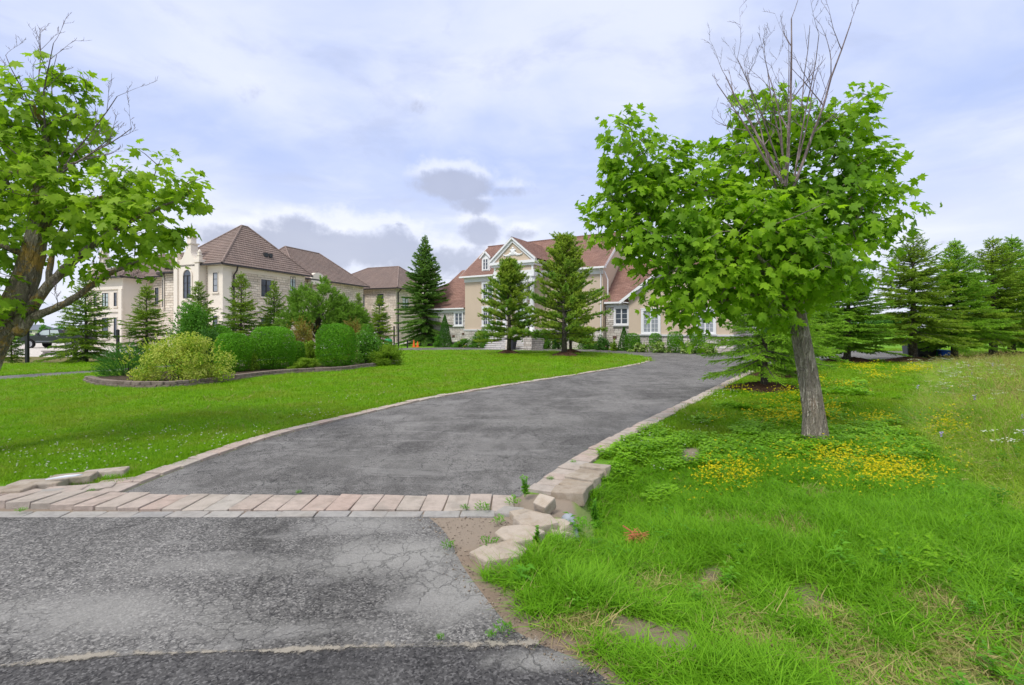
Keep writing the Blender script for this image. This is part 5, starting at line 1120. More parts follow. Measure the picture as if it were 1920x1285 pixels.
# ---- shrubs
def shrub(name, label, cat, px, d, wpx, top, base, mat, shape='ball', leaf=.055, cover=3.2, seed=0, depth=1.0, z0=0.0, extra=None, group=None, lump=0.0, world=None):
    """px centre, d distance, wpx width, top/base photo rows"""
    rng = np.random.default_rng(seed+int(px)); W = wpx/F_PX*d/2; H = (base-top)/F_PX*d; Dp = W*depth
    g = AT(px, base, d) if world is None else Vector(world); zb = max(0.0, g.z) if z0 is None else z0
    t = empty(name, (g.x, g.y, zb)); tag(t, label, cat, group); top_z = EYE+(YH-top)/F_PX*d-zb; H = max(.2, top_z)
    area = 4*math.pi*((W*Dp+W*H/2+Dp*H/2)/3); n = int(min(19000, max(500, cover*area/(leaf*leaf*.55))))
    u = sphere_pts(n, rng); parts_ = []
    if shape == 'barrel':      # clipped: flat sides, domed top
        e = 3.6; k = (np.hypot(u[:, 0], u[:, 1])**e+np.abs(u[:, 2])**e)**(-1/e); P = u*k[:, None]
        r = np.where(rng.random(n) < .28, .35+.5*rng.random(n), 1-.16*rng.random(n)**1.6); r *= 1+.018*rng.normal(size=n)+.02*np.sin(u[:, 0]*9+u[:, 2]*7); P = P*r[:, None]; C = P*np.array([W, Dp, H*.5])+np.array([0, 0, H*.5]); parts_.append(leaves(C, u, leaf, rng, .6, .2, .7))
    elif shape == 'ball':
        r = 1-.25*rng.random(n)**1.5; C = u*r[:, None]*np.array([W, Dp, H*.5])+np.array([0, 0, H*.5]); parts_.append(leaves(C, u, leaf, rng, .6, .2, .7))
    elif shape == 'cone':
        z = rng.random(n)**1.3; a = rng.random(n)*6.283; rr_ = (1-z)**.75*(1-.25*rng.random(n)**2); C = np.stack([W*rr_*np.cos(a), Dp*rr_*np.sin(a), H*z], 1); parts_.append(leaves(C, np.stack([np.cos(a), np.sin(a), .3+0*a], 1), leaf, rng, .5, .2, .7))
    elif shape == 'wild':      # uneven bushy outline from many lobes
        nl_ = 34; lu = sphere_pts(nl_, rng); lu[:, 2] = np.abs(lu[:, 2])*1.0; lu[::3, 2] = -.30; lu[::3, :2] *= 1.25; lc = lu*np.array([W*.66, Dp*.66, H*.60])*(.5+.6*rng.random((nl_, 1)))+np.array([0, 0, H*.32]); lr = (.20+.16*rng.random(nl_))
        k = rng.integers(0, nl_, n); r = (1-.5*rng.random(n)**1.4)[:, None]; C = lc[k]+u*r*np.array([W, Dp, H*.75])*lr[k][:, None]; C[:, 2] = np.abs(C[:, 2]); parts_.append(leaves(C, u+np.array([0, 0, .4]), leaf, rng, .6, .25, .6))
        if lump:                # loose shoots sticking out
            m = 90; su = sphere_pts(m, rng); su[:, 2] = np.abs(su[:, 2])*.9+.1; o = su*np.array([W*.85, Dp*.85, H*.62])+np.array([0, 0, H*.28]); dv = unit(su+np.array([0, 0, .5])+.4*rng.normal(size=(m, 3))); q = 12
            s = rng.random((m, q, 1)); C = (o[:, None]+dv[:, None]*s*lump).reshape(-1, 3); parts_.append(leaves(C, np.repeat(dv, q, 0), leaf, rng, .6, .2, 1.2))
    elif shape == 'juniper':
        m = 700; su = sphere_pts(m, rng); su[:, 2] = np.abs(su[:, 2]); r = .25+.75*rng.random((m, 1))**.5; o = su*r*np.array([W, Dp, H*.9])*.8; dv = unit(su*np.array([1, 1, .45])+np.array([0, 0, .35])+.25*rng.normal(size=(m, 3))); parts_.append(needles(o, dv, .18+.28*rng.random(m)*W, 120, leaf, leaf*.25, rng, 1.3, 0, 16))
    V, F = merge(parts_); c = obj('foliage', mesh_np('foliage', V, F, M[mat]), t); c['kind'] = 'stuff'
    mb = MB()
    q_ = .35 if shape in ('barrel', 'ball') else 1.0
    for i in range(7):
        a = i*.9+rng.random(); mb.tube([(.04*math.cos(a), .04*math.sin(a), -.05), (W*.25*q_*math.cos(a), Dp*.25*q_*math.sin(a), H*.35*q_), (W*.5*q_*math.cos(a), Dp*.5*q_*math.sin(a), H*.62*q_)], [.022, .014, .005], 5)
    mb.build('stem', M['lumber_dark'], t)
    if extra:
        em, en, es = extra; k = rng.integers(0, n, en); out = u[k]+np.array([0, -.3, .5]); C2 = C[k % len(C)]*1.02 if shape != 'wild' else C[rng.integers(0, len(C), en)]+np.array([0, -.03, .03]); V2, F2 = leaves(C2, unit(out), es, rng, .9, .3, .4); fl = obj('flowers', mesh_np('flowers', V2, F2, M[em]), t); fl['kind'] = 'stuff'
    return t
BG = 'shrubs in the raised bed'
HG = 'clipped hedge shrubs in the raised bed'
shrub('juniper', 'dark feathery juniper at the end of the raised bed', 'shrub', 238, 16.2, 105, 632, 712, 'leaf_juniper', 'juniper', .05, seed=1, depth=.8)
shrub('golden_shrub', 'sprawling variegated golden yellow shrub at the front corner of the raised bed', 'shrub', 334, 14.7, 212, 628, 716, 'leaf_gold', 'wild', .055, 3.0, 2, .62, .10, lump=.28, group=BG)
shrub('clipped_shrub', 'clipped barrel shaped green hedge half behind the golden shrub', 'shrub', 437, 17.6, 62, 625, 704, 'leaf_hedge', 'barrel', .05, 3.2, 3, .95, .12, group=HG)
shrub('clipped_shrub', 'broad clipped barrel shaped green hedge in the middle of the raised bed', 'shrub', 511, 19.0, 82, 613, 695, 'leaf_hedge', 'barrel', .05, 3.4, 4, .9, .12, group=HG)
shrub('clipped_shrub', 'tall clipped barrel shaped green hedge beside the white flowering shrub', 'shrub', 630, 20.4, 72, 608, 690, 'leaf_hedge', 'barrel', .05, 3.4, 5, .95, .12, group=HG)
shrub('clipped_shrub', 'small clipped green shrub squeezed beside the broad clipped hedge', 'shrub', 556, 20.6, 30, 640, 690, 'leaf_hedge', 'barrel', .05, 3, 6, 1, .12, group=HG)
shrub('clipped_shrub', 'rounded clipped green shrub behind the half hidden hedge', 'shrub', 415, 20.5, 52, 610, 680, 'leaf_hedge', 'ball', .05, 3, 7, 1, .1, group=HG)
shrub('leafy_shrub', 'large leafy bright green shrub behind the golden shrub', 'shrub', 362, 19.5, 92, 562, 680, 'leaf_green', 'wild', .075, 2.6, 8, .8, .1, lump=.3, group=BG)
shrub('leafy_shrub', 'dark leafy shrub filling the gap below the bright green shrub', 'shrub', 392, 18.6, 80, 622, 690, 'leaf_dark', 'wild', .07, 2.6, 9, .8, .1, group=BG)
shrub('low_juniper', 'low yellow green juniper cushion between two clipped hedges', 'shrub', 574, 19.0, 64, 671, 697, 'leaf_lime', 'wild', .045, 3, 10, .9, .1, group=BG)
shrub('lime_shrub', 'yellow green shrub in the gap between two clipped hedges', 'shrub', 578, 22.5, 44, 639, 690, 'leaf_lime', 'wild', .05, 3, 11, .9, .1, lump=.15, group=BG)
shrub('hydrangea', 'rounded light green shrub dotted with white flower heads', 'shrub', 688, 22.4, 74, 613, 682, 'leaf_green', 'wild', .07, 3, 12, .9, .1, ('petal_white', 260, .06), BG)
shrub('low_juniper', 'spreading golden juniper at the far tip of the raised bed', 'shrub', 724, 22.3, 74, 647, 684, 'leaf_lime', 'wild', .05, 3, 13, .9, .08, lump=.2, group=BG)
shrub('barberry', 'wispy bronze yellow shrub behind the broad clipped hedge', 'shrub', 566, 24.0, 58, 598, 670, 'leaf_bronze', 'wild', .06, 1.6, 14, .8, .05, lump=.45, group=BG)
shrub('barberry', 'wispy bronze yellow shrub behind the tall clipped hedge', 'shrub', 660, 25.0, 44, 597, 670, 'leaf_bronze', 'wild', .06, 1.5, 15, .8, .05, lump=.4, group=BG)
shrub('rose', 'tiny pink flowering plant at the foot of the tall clipped hedge', 'plant', 656, 20.4, 22, 671, 690, 'leaf_green', 'wild', .05, 2, 16, 1, .12, ('petal_pink', 14, .06))
shrub('lime_shrub', 'pale low plant between the half hidden and broad hedges', 'plant', 473, 18.0, 30, 665, 700, 'leaf_lime', 'wild', .05, 1.6, 17, 1, .12, group=BG)
# flat rocks in the bed
for i, (px, py, lab) in enumerate([(455, 695, 'flat grey rock in the raised bed below the half hidden hedge'), (482, 695, 'dark rock at the foot of the broad clipped hedge')]):
    o = slab('bed_rock', px, py, .28, .16, 40+i, .26, (.05, .1), lab, 'bed_block', 6, 1.5); o['group'] = 'rocks in the raised bed'
# planting along the house
HB = 'planting along the tan house'
def hsh(name, lab, px, d, wpx, top, mat, shape, leaf=.09, seed=0, extra=None, cat='shrub', lump=0, depth=.8, cover=2.6, grp=HB): return shrub(name, lab, cat, px, d, wpx, top, YH+F_PX*EYE/d, mat, shape, leaf, cover, seed, depth, 0.0, extra, grp, lump)
hsh('clipped_shrub', 'clipped globe shrub in the corner beside the stone window wall', 1186, 39.0, 29, 625, 'leaf_hedge', 'barrel', .07, 31)
hsh('clipped_shrub', 'smallest clipped globe shrub under the french window', 1229, 37.6, 25, 625, 'leaf_hedge', 'barrel', .07, 32)
hsh('clipped_shrub', 'taller clipped globe shrub beyond the french window', 1266, 36.4, 30, 622, 'leaf_hedge', 'barrel', .07, 33)
hsh('clipped_shrub', 'clipped globe shrub half hidden by the maple leaves', 1308, 35.2, 28, 624, 'leaf_hedge', 'barrel', .07, 34)
for px, d, wd, lab in [(1198, 37.4, 40, 'pale variegated hosta clump below the corner globe shrub'), (1238, 36.4, 44, 'pale variegated hosta clump below the french window'), (1292, 35.0, 42, 'pale variegated hosta clump near the low spruce branches'), (1330, 34.4, 36, 'hosta clump partly covered by low spruce branches')]: hsh('hosta', lab, px, d, wd, 641, 'leaf_hosta', 'wild', .20, int(px), ('petal_white', 30, .10), 'plant', 0, .7, 2.2)
hsh('leafy_shrub', 'tall dark green shrub against the corner of the gabled wing', 1170, 40.2, 26, 613, 'leaf_dark', 'cone', .10, 36)
hsh('lime_shrub', 'yellow green plant next to the corner shrub by the drive', 1152, 39.8, 18, 636, 'leaf_lime', 'wild', .12, 37, None, 'plant')
hsh('flower_shrub', 'reddish flowering shrub below the stone window wall', 1130, 41.5, 40, 630, 'leaf_dark', 'wild', .10, 38, ('petal_pink', 40, .08))
hsh('leafy_shrub', 'leafy green shrub beside the taller island pine trunk', 1100, 43.5, 46, 627, 'leaf_green', 'wild', .11, 39)
hsh('leafy_shrub', 'rounded bright green shrub against the cheek wall of the steps', 1020, 44.5, 34, 621, 'leaf_green', 'wild', .10, 40)
hsh('leafy_shrub', 'green shrub between the steps and the shorter pine', 1047, 44.0, 30, 626, 'leaf_dark', 'wild', .10, 41)
hsh('leafy_shrub', 'spreading fresh green shrub beside the front steps', 909, 47.5, 30, 618, 'leaf_green', 'wild', .11, 42)
hsh('leafy_shrub', 'low fresh green shrub left of the spreading one by the steps'.replace('left of', 'next to'), 895, 47.8, 34, 626, 'leaf_green', 'wild', .11, 43)
hsh('daylily', 'low clump with yellow and orange flowers under the stone wing', 868, 48.6, 46, 636, 'leaf_green', 'wild', .10, 44, ('petal_orange', 26, .13), 'plant', 0, .6)
hsh('cedar_shrub', 'dark conical cedar beside the big spruce trunk', 834, 49.5, 30, 590, 'leaf_dark', 'cone', .10, 45)
hsh('leafy_shrub', 'low leafy shrub at the foot of the conical cedar', 820, 49.5, 22, 628, 'leaf_green', 'wild', .10, 46)
# distant trees on the horizon
for px, d, wpx, top, lab in [(82, 170, 26, 609, 'round distant tree beyond the pickup cab'), (118, 190, 34, 611, 'pale distant tree beside the far round one'), (20, 200, 60, 612, 'wide distant tree behind the lichen covered maple'), (1560, 120, 120, 575, 'broad distant tree beyond the parking pad'), (1660, 140, 140, 585, 'distant tree seen between the pad spruces'), (1840, 150, 200, 580, 'distant tree behind the far pad spruces')]:
    shrub('far_tree', lab, 'tree', px, d, wpx, top, YH+F_PX*EYE/d, 'leaf_green' if px < 500 else 'leaf_dark', 'wild', .5 if d > 100 else .3, 2.2, int(px), .9, 0.0, None, 'distant trees')
# ------------------------------------------------------------------ street-side things
def pickup():
    t = empty('pickup_truck', (-44.6, 47.6, 0), 0.03); tag(t, 'black crew cab pickup truck with silver wheels parked on the pale forecourt', 'pickup truck')
    W = .98
    # body side profile, front to the left (-x)
    prof = [(-3.0, .55), (-3.02, .95), (-2.85, 1.12), (-1.55, 1.24), (-1.45, 1.26), (2.9, 1.22), (2.95, .55), (2.35, .5), (2.25, .72), (1.95, .92), (1.65, .92), (1.35, .72), (1.25, .48), (-1.35, .48), (-1.45, .72), (-1.75, .92), (-2.05, .92), (-2.35, .72), (-2.45, .5)]
    part(t, 'body', 'car_paint', lambda mb: mb.extrude([(x, -W, z) for x, z in prof], (0, 2*W, 0)), bevel=.03)
    cab = [(-1.6, 1.2), (-.75, 1.78), (-.45, 1.86), (.75, 1.86), (1.0, 1.78), (1.35, 1.2)]
    part(t, 'cab', 'car_paint', lambda mb: mb.extrude([(x, -W+.1, z) for x, z in cab], (0, 2*W-.2, 0)), bevel=.03)
    gl = [(-1.28, 1.26), (-.72, 1.70), (-.12, 1.76), (-.12, 1.26)]; gr = [(-.02, 1.26), (-.02, 1.76), (.70, 1.76), (.86, 1.26)]
    for q in (gl, gr):
        for s in (-1, 1): part(t, 'side_window', 'glass_bright', lambda mb: mb.extrude([(x, s*(W-.095), z) for x, z in q], (0, s*.012, 0)))
    part(t, 'windshield', 'glass_dark', lambda mb: mb.add([(-1.60, -.75, 1.26), (-1.60, .75, 1.26), (-.78, .7, 1.80), (-.78, -.7, 1.80)], [(0, 1, 2, 3)]))
    part(t, 'bed_rail', 'car_paint', lambda mb: mb.box(1.3, 2.9, -W-.005, W+.005, 1.22, 1.27)); part(t, 'bumper', 'alloy', lambda mb: mb.box(-3.14, -2.98, -W, W, .5, .78)); part(t, 'headlight', 'glass_bright', lambda mb: mb.box(-3.04, -2.8, -W-.01, -W+.3, .86, 1.04)); part(t, 'headlight', 'glass_bright', lambda mb: mb.box(-3.04, -2.8, W-.3, W+.01, .86, 1.04))
    part(t, 'mirror', 'black_plastic', lambda mb: mb.box(-1.15, -.95, -W-.2, -W+.02, 1.25, 1.45)); part(t, 'door_handle', 'alloy', lambda mb: mb.box(-.32, -.16, -W-.03, -W-.001, 1.08, 1.12)); part(t, 'door_handle', 'alloy', lambda mb: mb.box(.62, .78, -W-.03, -W-.001, 1.08, 1.12))
    part(t, 'side_trim', 'grey_plastic', lambda mb: mb.box(-1.3, 1.2, -W-.02, -W-.001, .62, .70))
    for x in (-1.9, 1.8):
        for s in (-1, 1):
            wh = part(t, 'wheel', 'rubber', lambda mb: mb.lathe([(.28, -.13), (.38, -.13), (.40, -.08), (.40, .08), (.38, .13), (.28, .13)], 22, (x, s*(W-.12), .4), 'Y'), smooth=False)
            def rim(mb):
                y = s*(W+.0); mb.lathe([(.28, -.02), (.29, .02), (.24, .02), (.23, -.02)], 22, (x, y, .4), 'Y'); mb.lathe([(.07, -.03), (.06, .03)], 10, (x, y, .4), 'Y')
                for k in range(6):
                    a = k*math.pi/3; mb.bar((x+.05*math.cos(a), y, .4+.05*math.sin(a)), (x+.25*math.cos(a), y, .4+.25*math.sin(a)), .07, .04, (0, 1, 0))
            part(wh, 'rim', 'alloy', rim)
pickup()
def fence_post(px, py, top, label):
    g = G(px, py); h = EYE+(YH-top)/F_PX*g.y; mb = MB(); mb.box(-.06, .06, -.06, .06, -.1, h-.06); mb.box(-.075, .075, -.075, .075, h-.06, h-.03); mb.lathe([(.07, h-.03), (.02, h+.02), (.005, h+.04)], 4)
    tag(mb.build('fence_post', M['black_iron'], loc=(g.x, g.y, 0)), label, 'post', 'black posts along the boundary')
for a in [(51, 683, 611, 'tall black square post on the verge by the lumber pile'), (141, 679, 650, 'short black post under the spruce before the pickup'), (221, 672, 618, 'black post beside the mansion entrance wing'), (739, 653.5, 612, 'slim black post just beside the big spruce'), (747, 652.5, 614, 'second slim black post beside the big spruce'), (764, 652.5, 638, 'short black post in front of the big spruce')]: fence_post(*a)
lp = empty('lumber_pile', (G(72, 668).x, G(72, 668).y+1.0, 0)); tag(lp, 'small pile of dark boards on the verge before the pickup truck', 'lumber')
for i in range(7): part(lp, 'board', 'lumber_dark', lambda mb: mb.bar((-.75+.12*(i % 3), .1*(i % 2), .06+.075*(i//2)), (.7+.05*i-.2*(i % 2), .25+.12*(i % 2), .07+.075*(i//2)), .16, .05))
# waste bins on the parking pad
def cart(px, py, w_, h, mat, label, wheel=True, lid=True):
    g = G(px, py); t = empty('waste_bin', (g.x, g.y, .004), -.2); tag(t, label, 'bin', 'bins on the parking pad'); b = w_*.38; a = w_*.5
    part(t, 'body', mat, lambda mb: mb.add([(-b, -b, .03), (b, -b, .03), (b, b, .03), (-b, b, .03), (-a, -a, h*.93), (a, -a, h*.93), (a, a, h*.93), (-a, a, h*.93)], [(0, 3, 2, 1), (4, 5, 6, 7), (0, 1, 5, 4), (1, 2, 6, 5), (2, 3, 7, 6), (3, 0, 4, 7)]), bevel=.02)
    if lid: part(t, 'lid', mat, lambda mb: mb.box(-a-.03, a+.03, -a-.05, a+.03, h*.93, h), bevel=.02)
    else: part(t, 'rim', mat, lambda mb: (mb.box(-a-.03, a+.03, -a-.03, -a, h*.88, h*.96), mb.box(-a-.03, a+.03, a, a+.03, h*.88, h*.96), mb.box(-a-.03, -a, -a, a, h*.88, h*.96), mb.box(a, a+.03, -a, a, h*.88, h*.96)))
    if wheel:
        for s in (-1, 1): part(t, 'wheel', 'rubber', lambda mb: mb.lathe([(.13, -.03), (.13, .03)], 14, (s*.12, -b-.05, .13), 'Y'))
    return t
cart(1706, 671, .62, 1.0, 'grey_plastic', 'grey wheeled bin beside the spruce trunk', False); cart(1726, 672, .66, 1.0, 'black_plastic', 'black wheeled bin behind the spruce trunk'); cart(1741, 671.5, .62, .95, 'black_plastic', 'second black bin next to the green one', False)
cart(1757, 671.5, .42, .52, 'green_plastic', 'small green organics bin between the black bin and blue box', False); bb = cart(1770, 672.5, .46, .52, 'blue_plastic', 'blue recycling box at the end of the row of bins', False, False)
part(bb, 'emblem', 'white_trim', lambda mb: [mb.bar((-.07+.05*k, -.215, .22+.02*(k % 2)), (-.03+.05*k, -.215, .30-.02*(k % 2)), .02, .03, (0, 1, 0)) for k in range(3)])
# urn by the steps, orange and green odds and ends by the big spruce
g = HW(9.3, -5.35); ur = empty('planter', (g.x, g.y, .008)); tag(ur, 'dark square planter pot at the foot of the front steps', 'planter')
part(ur, 'pot', 'urn_dark', lambda mb: mb.lathe([(.26, 0), (.42, 1.0), (.46, 1.02), (.46, 1.1), (.40, 1.1), (.38, .95)], 4)); part(ur, 'soil', 'bed_soil', lambda mb: mb.lathe([(.37, .96), (.05, 1.0)], 8))
g = HW(8.75, -5.3); st = empty('stone_figure', (g.x, g.y, .008)); tag(st, 'small pale stone ornament on the lowest step beside the planter', 'ornament')
part(st, 'base', 'limestone_smooth', lambda mb: mb.box(-.22, .22, -.22, .22, 0, .18)); part(st, 'figure', 'limestone_smooth', lambda mb: mb.lathe([(.2, .18), (.22, .35), (.12, .55), (.17, .68), (.12, .82), (.03, .88)], 12), smooth=True)
g = HW(8.6, -2.95); pt = part(None, 'flower_pot', 'terracotta', lambda mb: mb.lathe([(.18, 0), (.26, .38), (.28, .38), (.28, .44), (.22, .44)], 14, (g.x, g.y, 1.50-.185)), smooth=False); tag(pt, 'terracotta flower pot on the upper front steps', 'pot')
for px, lab in [(776, 'tall orange plastic cone near the big spruce trunk'), (783, 'shorter orange plastic cone next to the tall one')]:
    g = G(px, 651.5); h = .75 if px == 776 else .6; mb = MB(); mb.box(-.18, .18, -.18, .18, 0, .04); mb.lathe([(.14, .04), (.035, h), (.02, h)], 12); tag(mb.build('traffic_cone', M['orange_plastic'], loc=(g.x, g.y, .01)), lab, 'cone')
g = G(728, 653); mb = MB(); mb.lathe([(.28, 0), (.42, .2), (.40, .75), (.25, .9), (.05, .95)], 12); tag(mb.build('green_container', M['green_plastic'], loc=(g.x, g.y, .01), smooth=True), 'rounded green plastic container by the boundary posts', 'container')
# a light aircraft far off in the sky
pl = empty('airplane', tuple(AT(1092, 367, 1500)), .5); tag(pl, 'tiny dark airplane flying far off in the cloudy sky', 'airplane')
part(pl, 'fuselage', 'aircraft_grey', lambda mb: mb.tube([(-6, 0, 0), (-4.5, 0, 0), (0, 0, .2), (5, 0, .3), (6.5, 0, .5)], [.3, .9, 1.0, .5, .2], 10)); part(pl, 'wing', 'aircraft_grey', lambda mb: mb.extrude([(-1.5, -7, .9), (.6, -7, .9), (1.0, 0, .7), (.6, 7, .9), (-1.5, 7, .9), (-2, 0, .7)], (0, 0, .25))); part(pl, 'tail', 'aircraft_grey', lambda mb: (mb.extrude([(5, 0, .3), (6.6, 0, .3), (7.2, 0, 2.6), (6.2, 0, 2.6)], (0, .2, 0)), mb.box(5.4, 6.6, -2.4, 2.4, .4, .55)))

# ------------------------------------------------------------------ grass, weeds and flowers
PROTO = bpy.data.collections.new('grass_prototypes')      # referenced by geometry nodes only
def blade(V, F, x, y, h, w_, a, bend, segs, rng, z=0.0):
    dx, dy = math.cos(a), math.sin(a); px, py = -dy, dx; b0 = len(V)
    for i in range(segs+1):
        s = i/segs; r = bend*h*s*s; zz = z+h*(s-.35*abs(bend)*s*s); ww = w_*(1-s**1.6)/2
        if i < segs: V += [(x+dx*r-px*ww, y+dy*r-py*ww, zz), (x+dx*r+px*ww, y+dy*r+py*ww, zz)]
        else: V += [(x+dx*r, y+dy*r, zz)]
    for i in range(segs-1): k = b0+2*i; F += [(k, k+1, k+3), (k, k+3, k+2)]
    k = b0+2*(segs-1); F += [(k, k+1, k+2)]
def tuft(name, mat, n, rad, h0, h1, w_, bend, segs, seed, extra=None):
    rng = random.Random(seed); V, F = [], []
    for i in range(n):
        a = rng.uniform(0, 6.283); r = rad*math.sqrt(rng.random()); x, y = r*math.cos(a), r*math.sin(a); blade(V, F, x, y, rng.uniform(h0, h1), w_*rng.uniform(.7, 1.3), rng.uniform(0, 6.283), rng.uniform(bend*.3, bend*1.3), segs, rng)
    mats = [M[mat]]; mi = [0]*len(F)
    if extra: extra(V, F, mi, mats, rng)
    me = mesh_np(name, np.array(V), np.array(F), mats, mi); o = bpy.data.objects.new(name, me); PROTO.objects.link(o); return o
def leaflet(V, F, c, d, up, L, w_):
    c = Vector(c); d = Vector(d).normalized(); s = d.cross(Vector(up)).normalized(); b = len(V); u = s.cross(d)
    V += [tuple(c), tuple(c+d*L*.45+s*w_/2+u*.1*L), tuple(c+d*L-u*.08*L), tuple(c+d*L*.45-s*w_/2+u*.1*L)]; F += [(b, b+1, b+2), (b, b+2, b+3)]
def plant(name, mat, fn, seed, mats=None):
    rng = random.Random(seed); V, F, mi = [], [], []; fn(V, F, mi, rng)
    while len(mi) < len(F): mi.append(0)
    me = mesh_np(name, np.array(V), np.array(F), mats or [M[mat]], mi); o = bpy.data.objects.new(name, me); PROTO.objects.link(o); return o
def clover(V, F, mi, rng):
    for i in range(16):
        a = rng.uniform(0, 6.28); r = .07*math.sqrt(rng.random()); x, y, z = r*math.cos(a), r*math.sin(a), rng.uniform(.03, .07)
        for k in range(3): b = a+k*2.094; leaflet(V, F, (x, y, z), (math.cos(b), math.sin(b), rng.uniform(-.2, .25)), (0, 0, 1), .020, .019)
def weed(V, F, mi, rng):
    for s in range(5):
        a = rng.uniform(0, 6.28); lean = rng.uniform(.1, .5); H = rng.uniform(.10, .20)
        for k in range(6):
            t = .25+.75*k/5; b = a+k*2.4; c = (lean*H*t*math.cos(a)+rng.uniform(-.01, .01), lean*H*t*math.sin(a), H*t); leaflet(V, F, c, (math.cos(b), math.sin(b), rng.uniform(-.1, .5)), (0, 0, 1), rng.uniform(.04, .075), .026)
def rosette(V, F, mi, rng):
    for k in range(9): b = k*2.4; leaflet(V, F, (0, 0, .01), (math.cos(b), math.sin(b), rng.uniform(.15, 1.1)), (0, 0, 1), rng.uniform(.05, .10), .026)
def disc(V, F, mi, c, r, m, rng, n=6):
    b = len(V); t1, t2 = rng.uniform(-.5, .5), rng.uniform(-.5, .5); V.append((c[0], c[1], c[2]+r*.3))
    for k in range(n): a = 6.283*k/n; x, y = r*math.cos(a), r*math.sin(a); V.append((c[0]+x, c[1]+y, c[2]+x*t1+y*t2))
    for k in range(n): F.append((b, b+1+k, b+1+(k+1) % n)); mi.append(m)
def trefoil(V, F, mi, rng):
    clover(V, F, mi, rng)
    while len(mi) < len(F): mi.append(0)
    for i in range(4):
        a = rng.uniform(0, 6.28); r = .11*rng.random(); x, y, z = r*math.cos(a), r*math.sin(a), rng.uniform(.05, .17)
        for q in range(4): disc(V, F, mi, (x+rng.uniform(-.011, .011), y+rng.uniform(-.011, .011), z+rng.uniform(-.005, .006)), rng.uniform(.006, .010), 1, rng, 5)
        n0 = len(F); blade(V, F, x, y, z, .003, 0, 0, 1, rng); mi += [0]*(len(F)-n0)
def white_clover(V, F, mi, rng):
    z = rng.uniform(.06, .10); blade(V, F, 0, 0, z, .003, 0, 0, 1, rng)
    while len(mi) < len(F): mi.append(0)
    for q in range(7): disc(V, F, mi, (rng.uniform(-.007, .007), rng.uniform(-.007, .007), z+rng.uniform(-.006, .008)), .007, 1, rng, 5)
def umbel(V, F, mi, rng):
    for s in range(4):
        x, y, z = rng.uniform(-.12, .12), rng.uniform(-.12, .12), rng.uniform(.22, .42); blade(V, F, x*.3, y*.3, z, .004, math.atan2(y, x), .4, 2, rng)
        while len(mi) < len(F): mi.append(0)
        for q in range(14): a = rng.uniform(0, 6.28); r = .05*math.sqrt(rng.random()); disc(V, F, mi, (x+r*math.cos(a), y+r*math.sin(a), z-.02+rng.uniform(-.008, .008)), .008, 1, rng, 4)
def violet(V, F, mi, rng):
    z = rng.uniform(.22, .38); blade(V, F, 0, 0, z, .004, 0, .1, 2, rng)
    while len(mi) < len(F): mi.append(0)
    for q in range(8): disc(V, F, mi, (rng.uniform(-.012, .012), rng.uniform(-.012, .012), z-.05+.008*q), .012, 1, rng, 5)
def seedheads(V, F, mi, mats, rng):
    mats.append(M['blade_dry'])
    for i in range(2):
        a = rng.uniform(0, 6.28); n0 = len(F); h = rng.uniform(.5, .75); blade(V, F, rng.uniform(-.04, .04), rng.uniform(-.04, .04), h, .004, a, .35, 4, rng); mi += [1]*(len(F)-n0)
        tip = V[-1]
        for q in range(10): n0 = len(F); t = q/10; leaflet(V, F, (tip[0]-.16*t*math.cos(a)*.6, tip[1]-.16*t*math.sin(a)*.6, tip[2]-.10*t), (rng.uniform(-1, 1), rng.uniform(-1, 1), .8), (0, 0, 1), .03, .006); mi += [1]*(len(F)-n0)
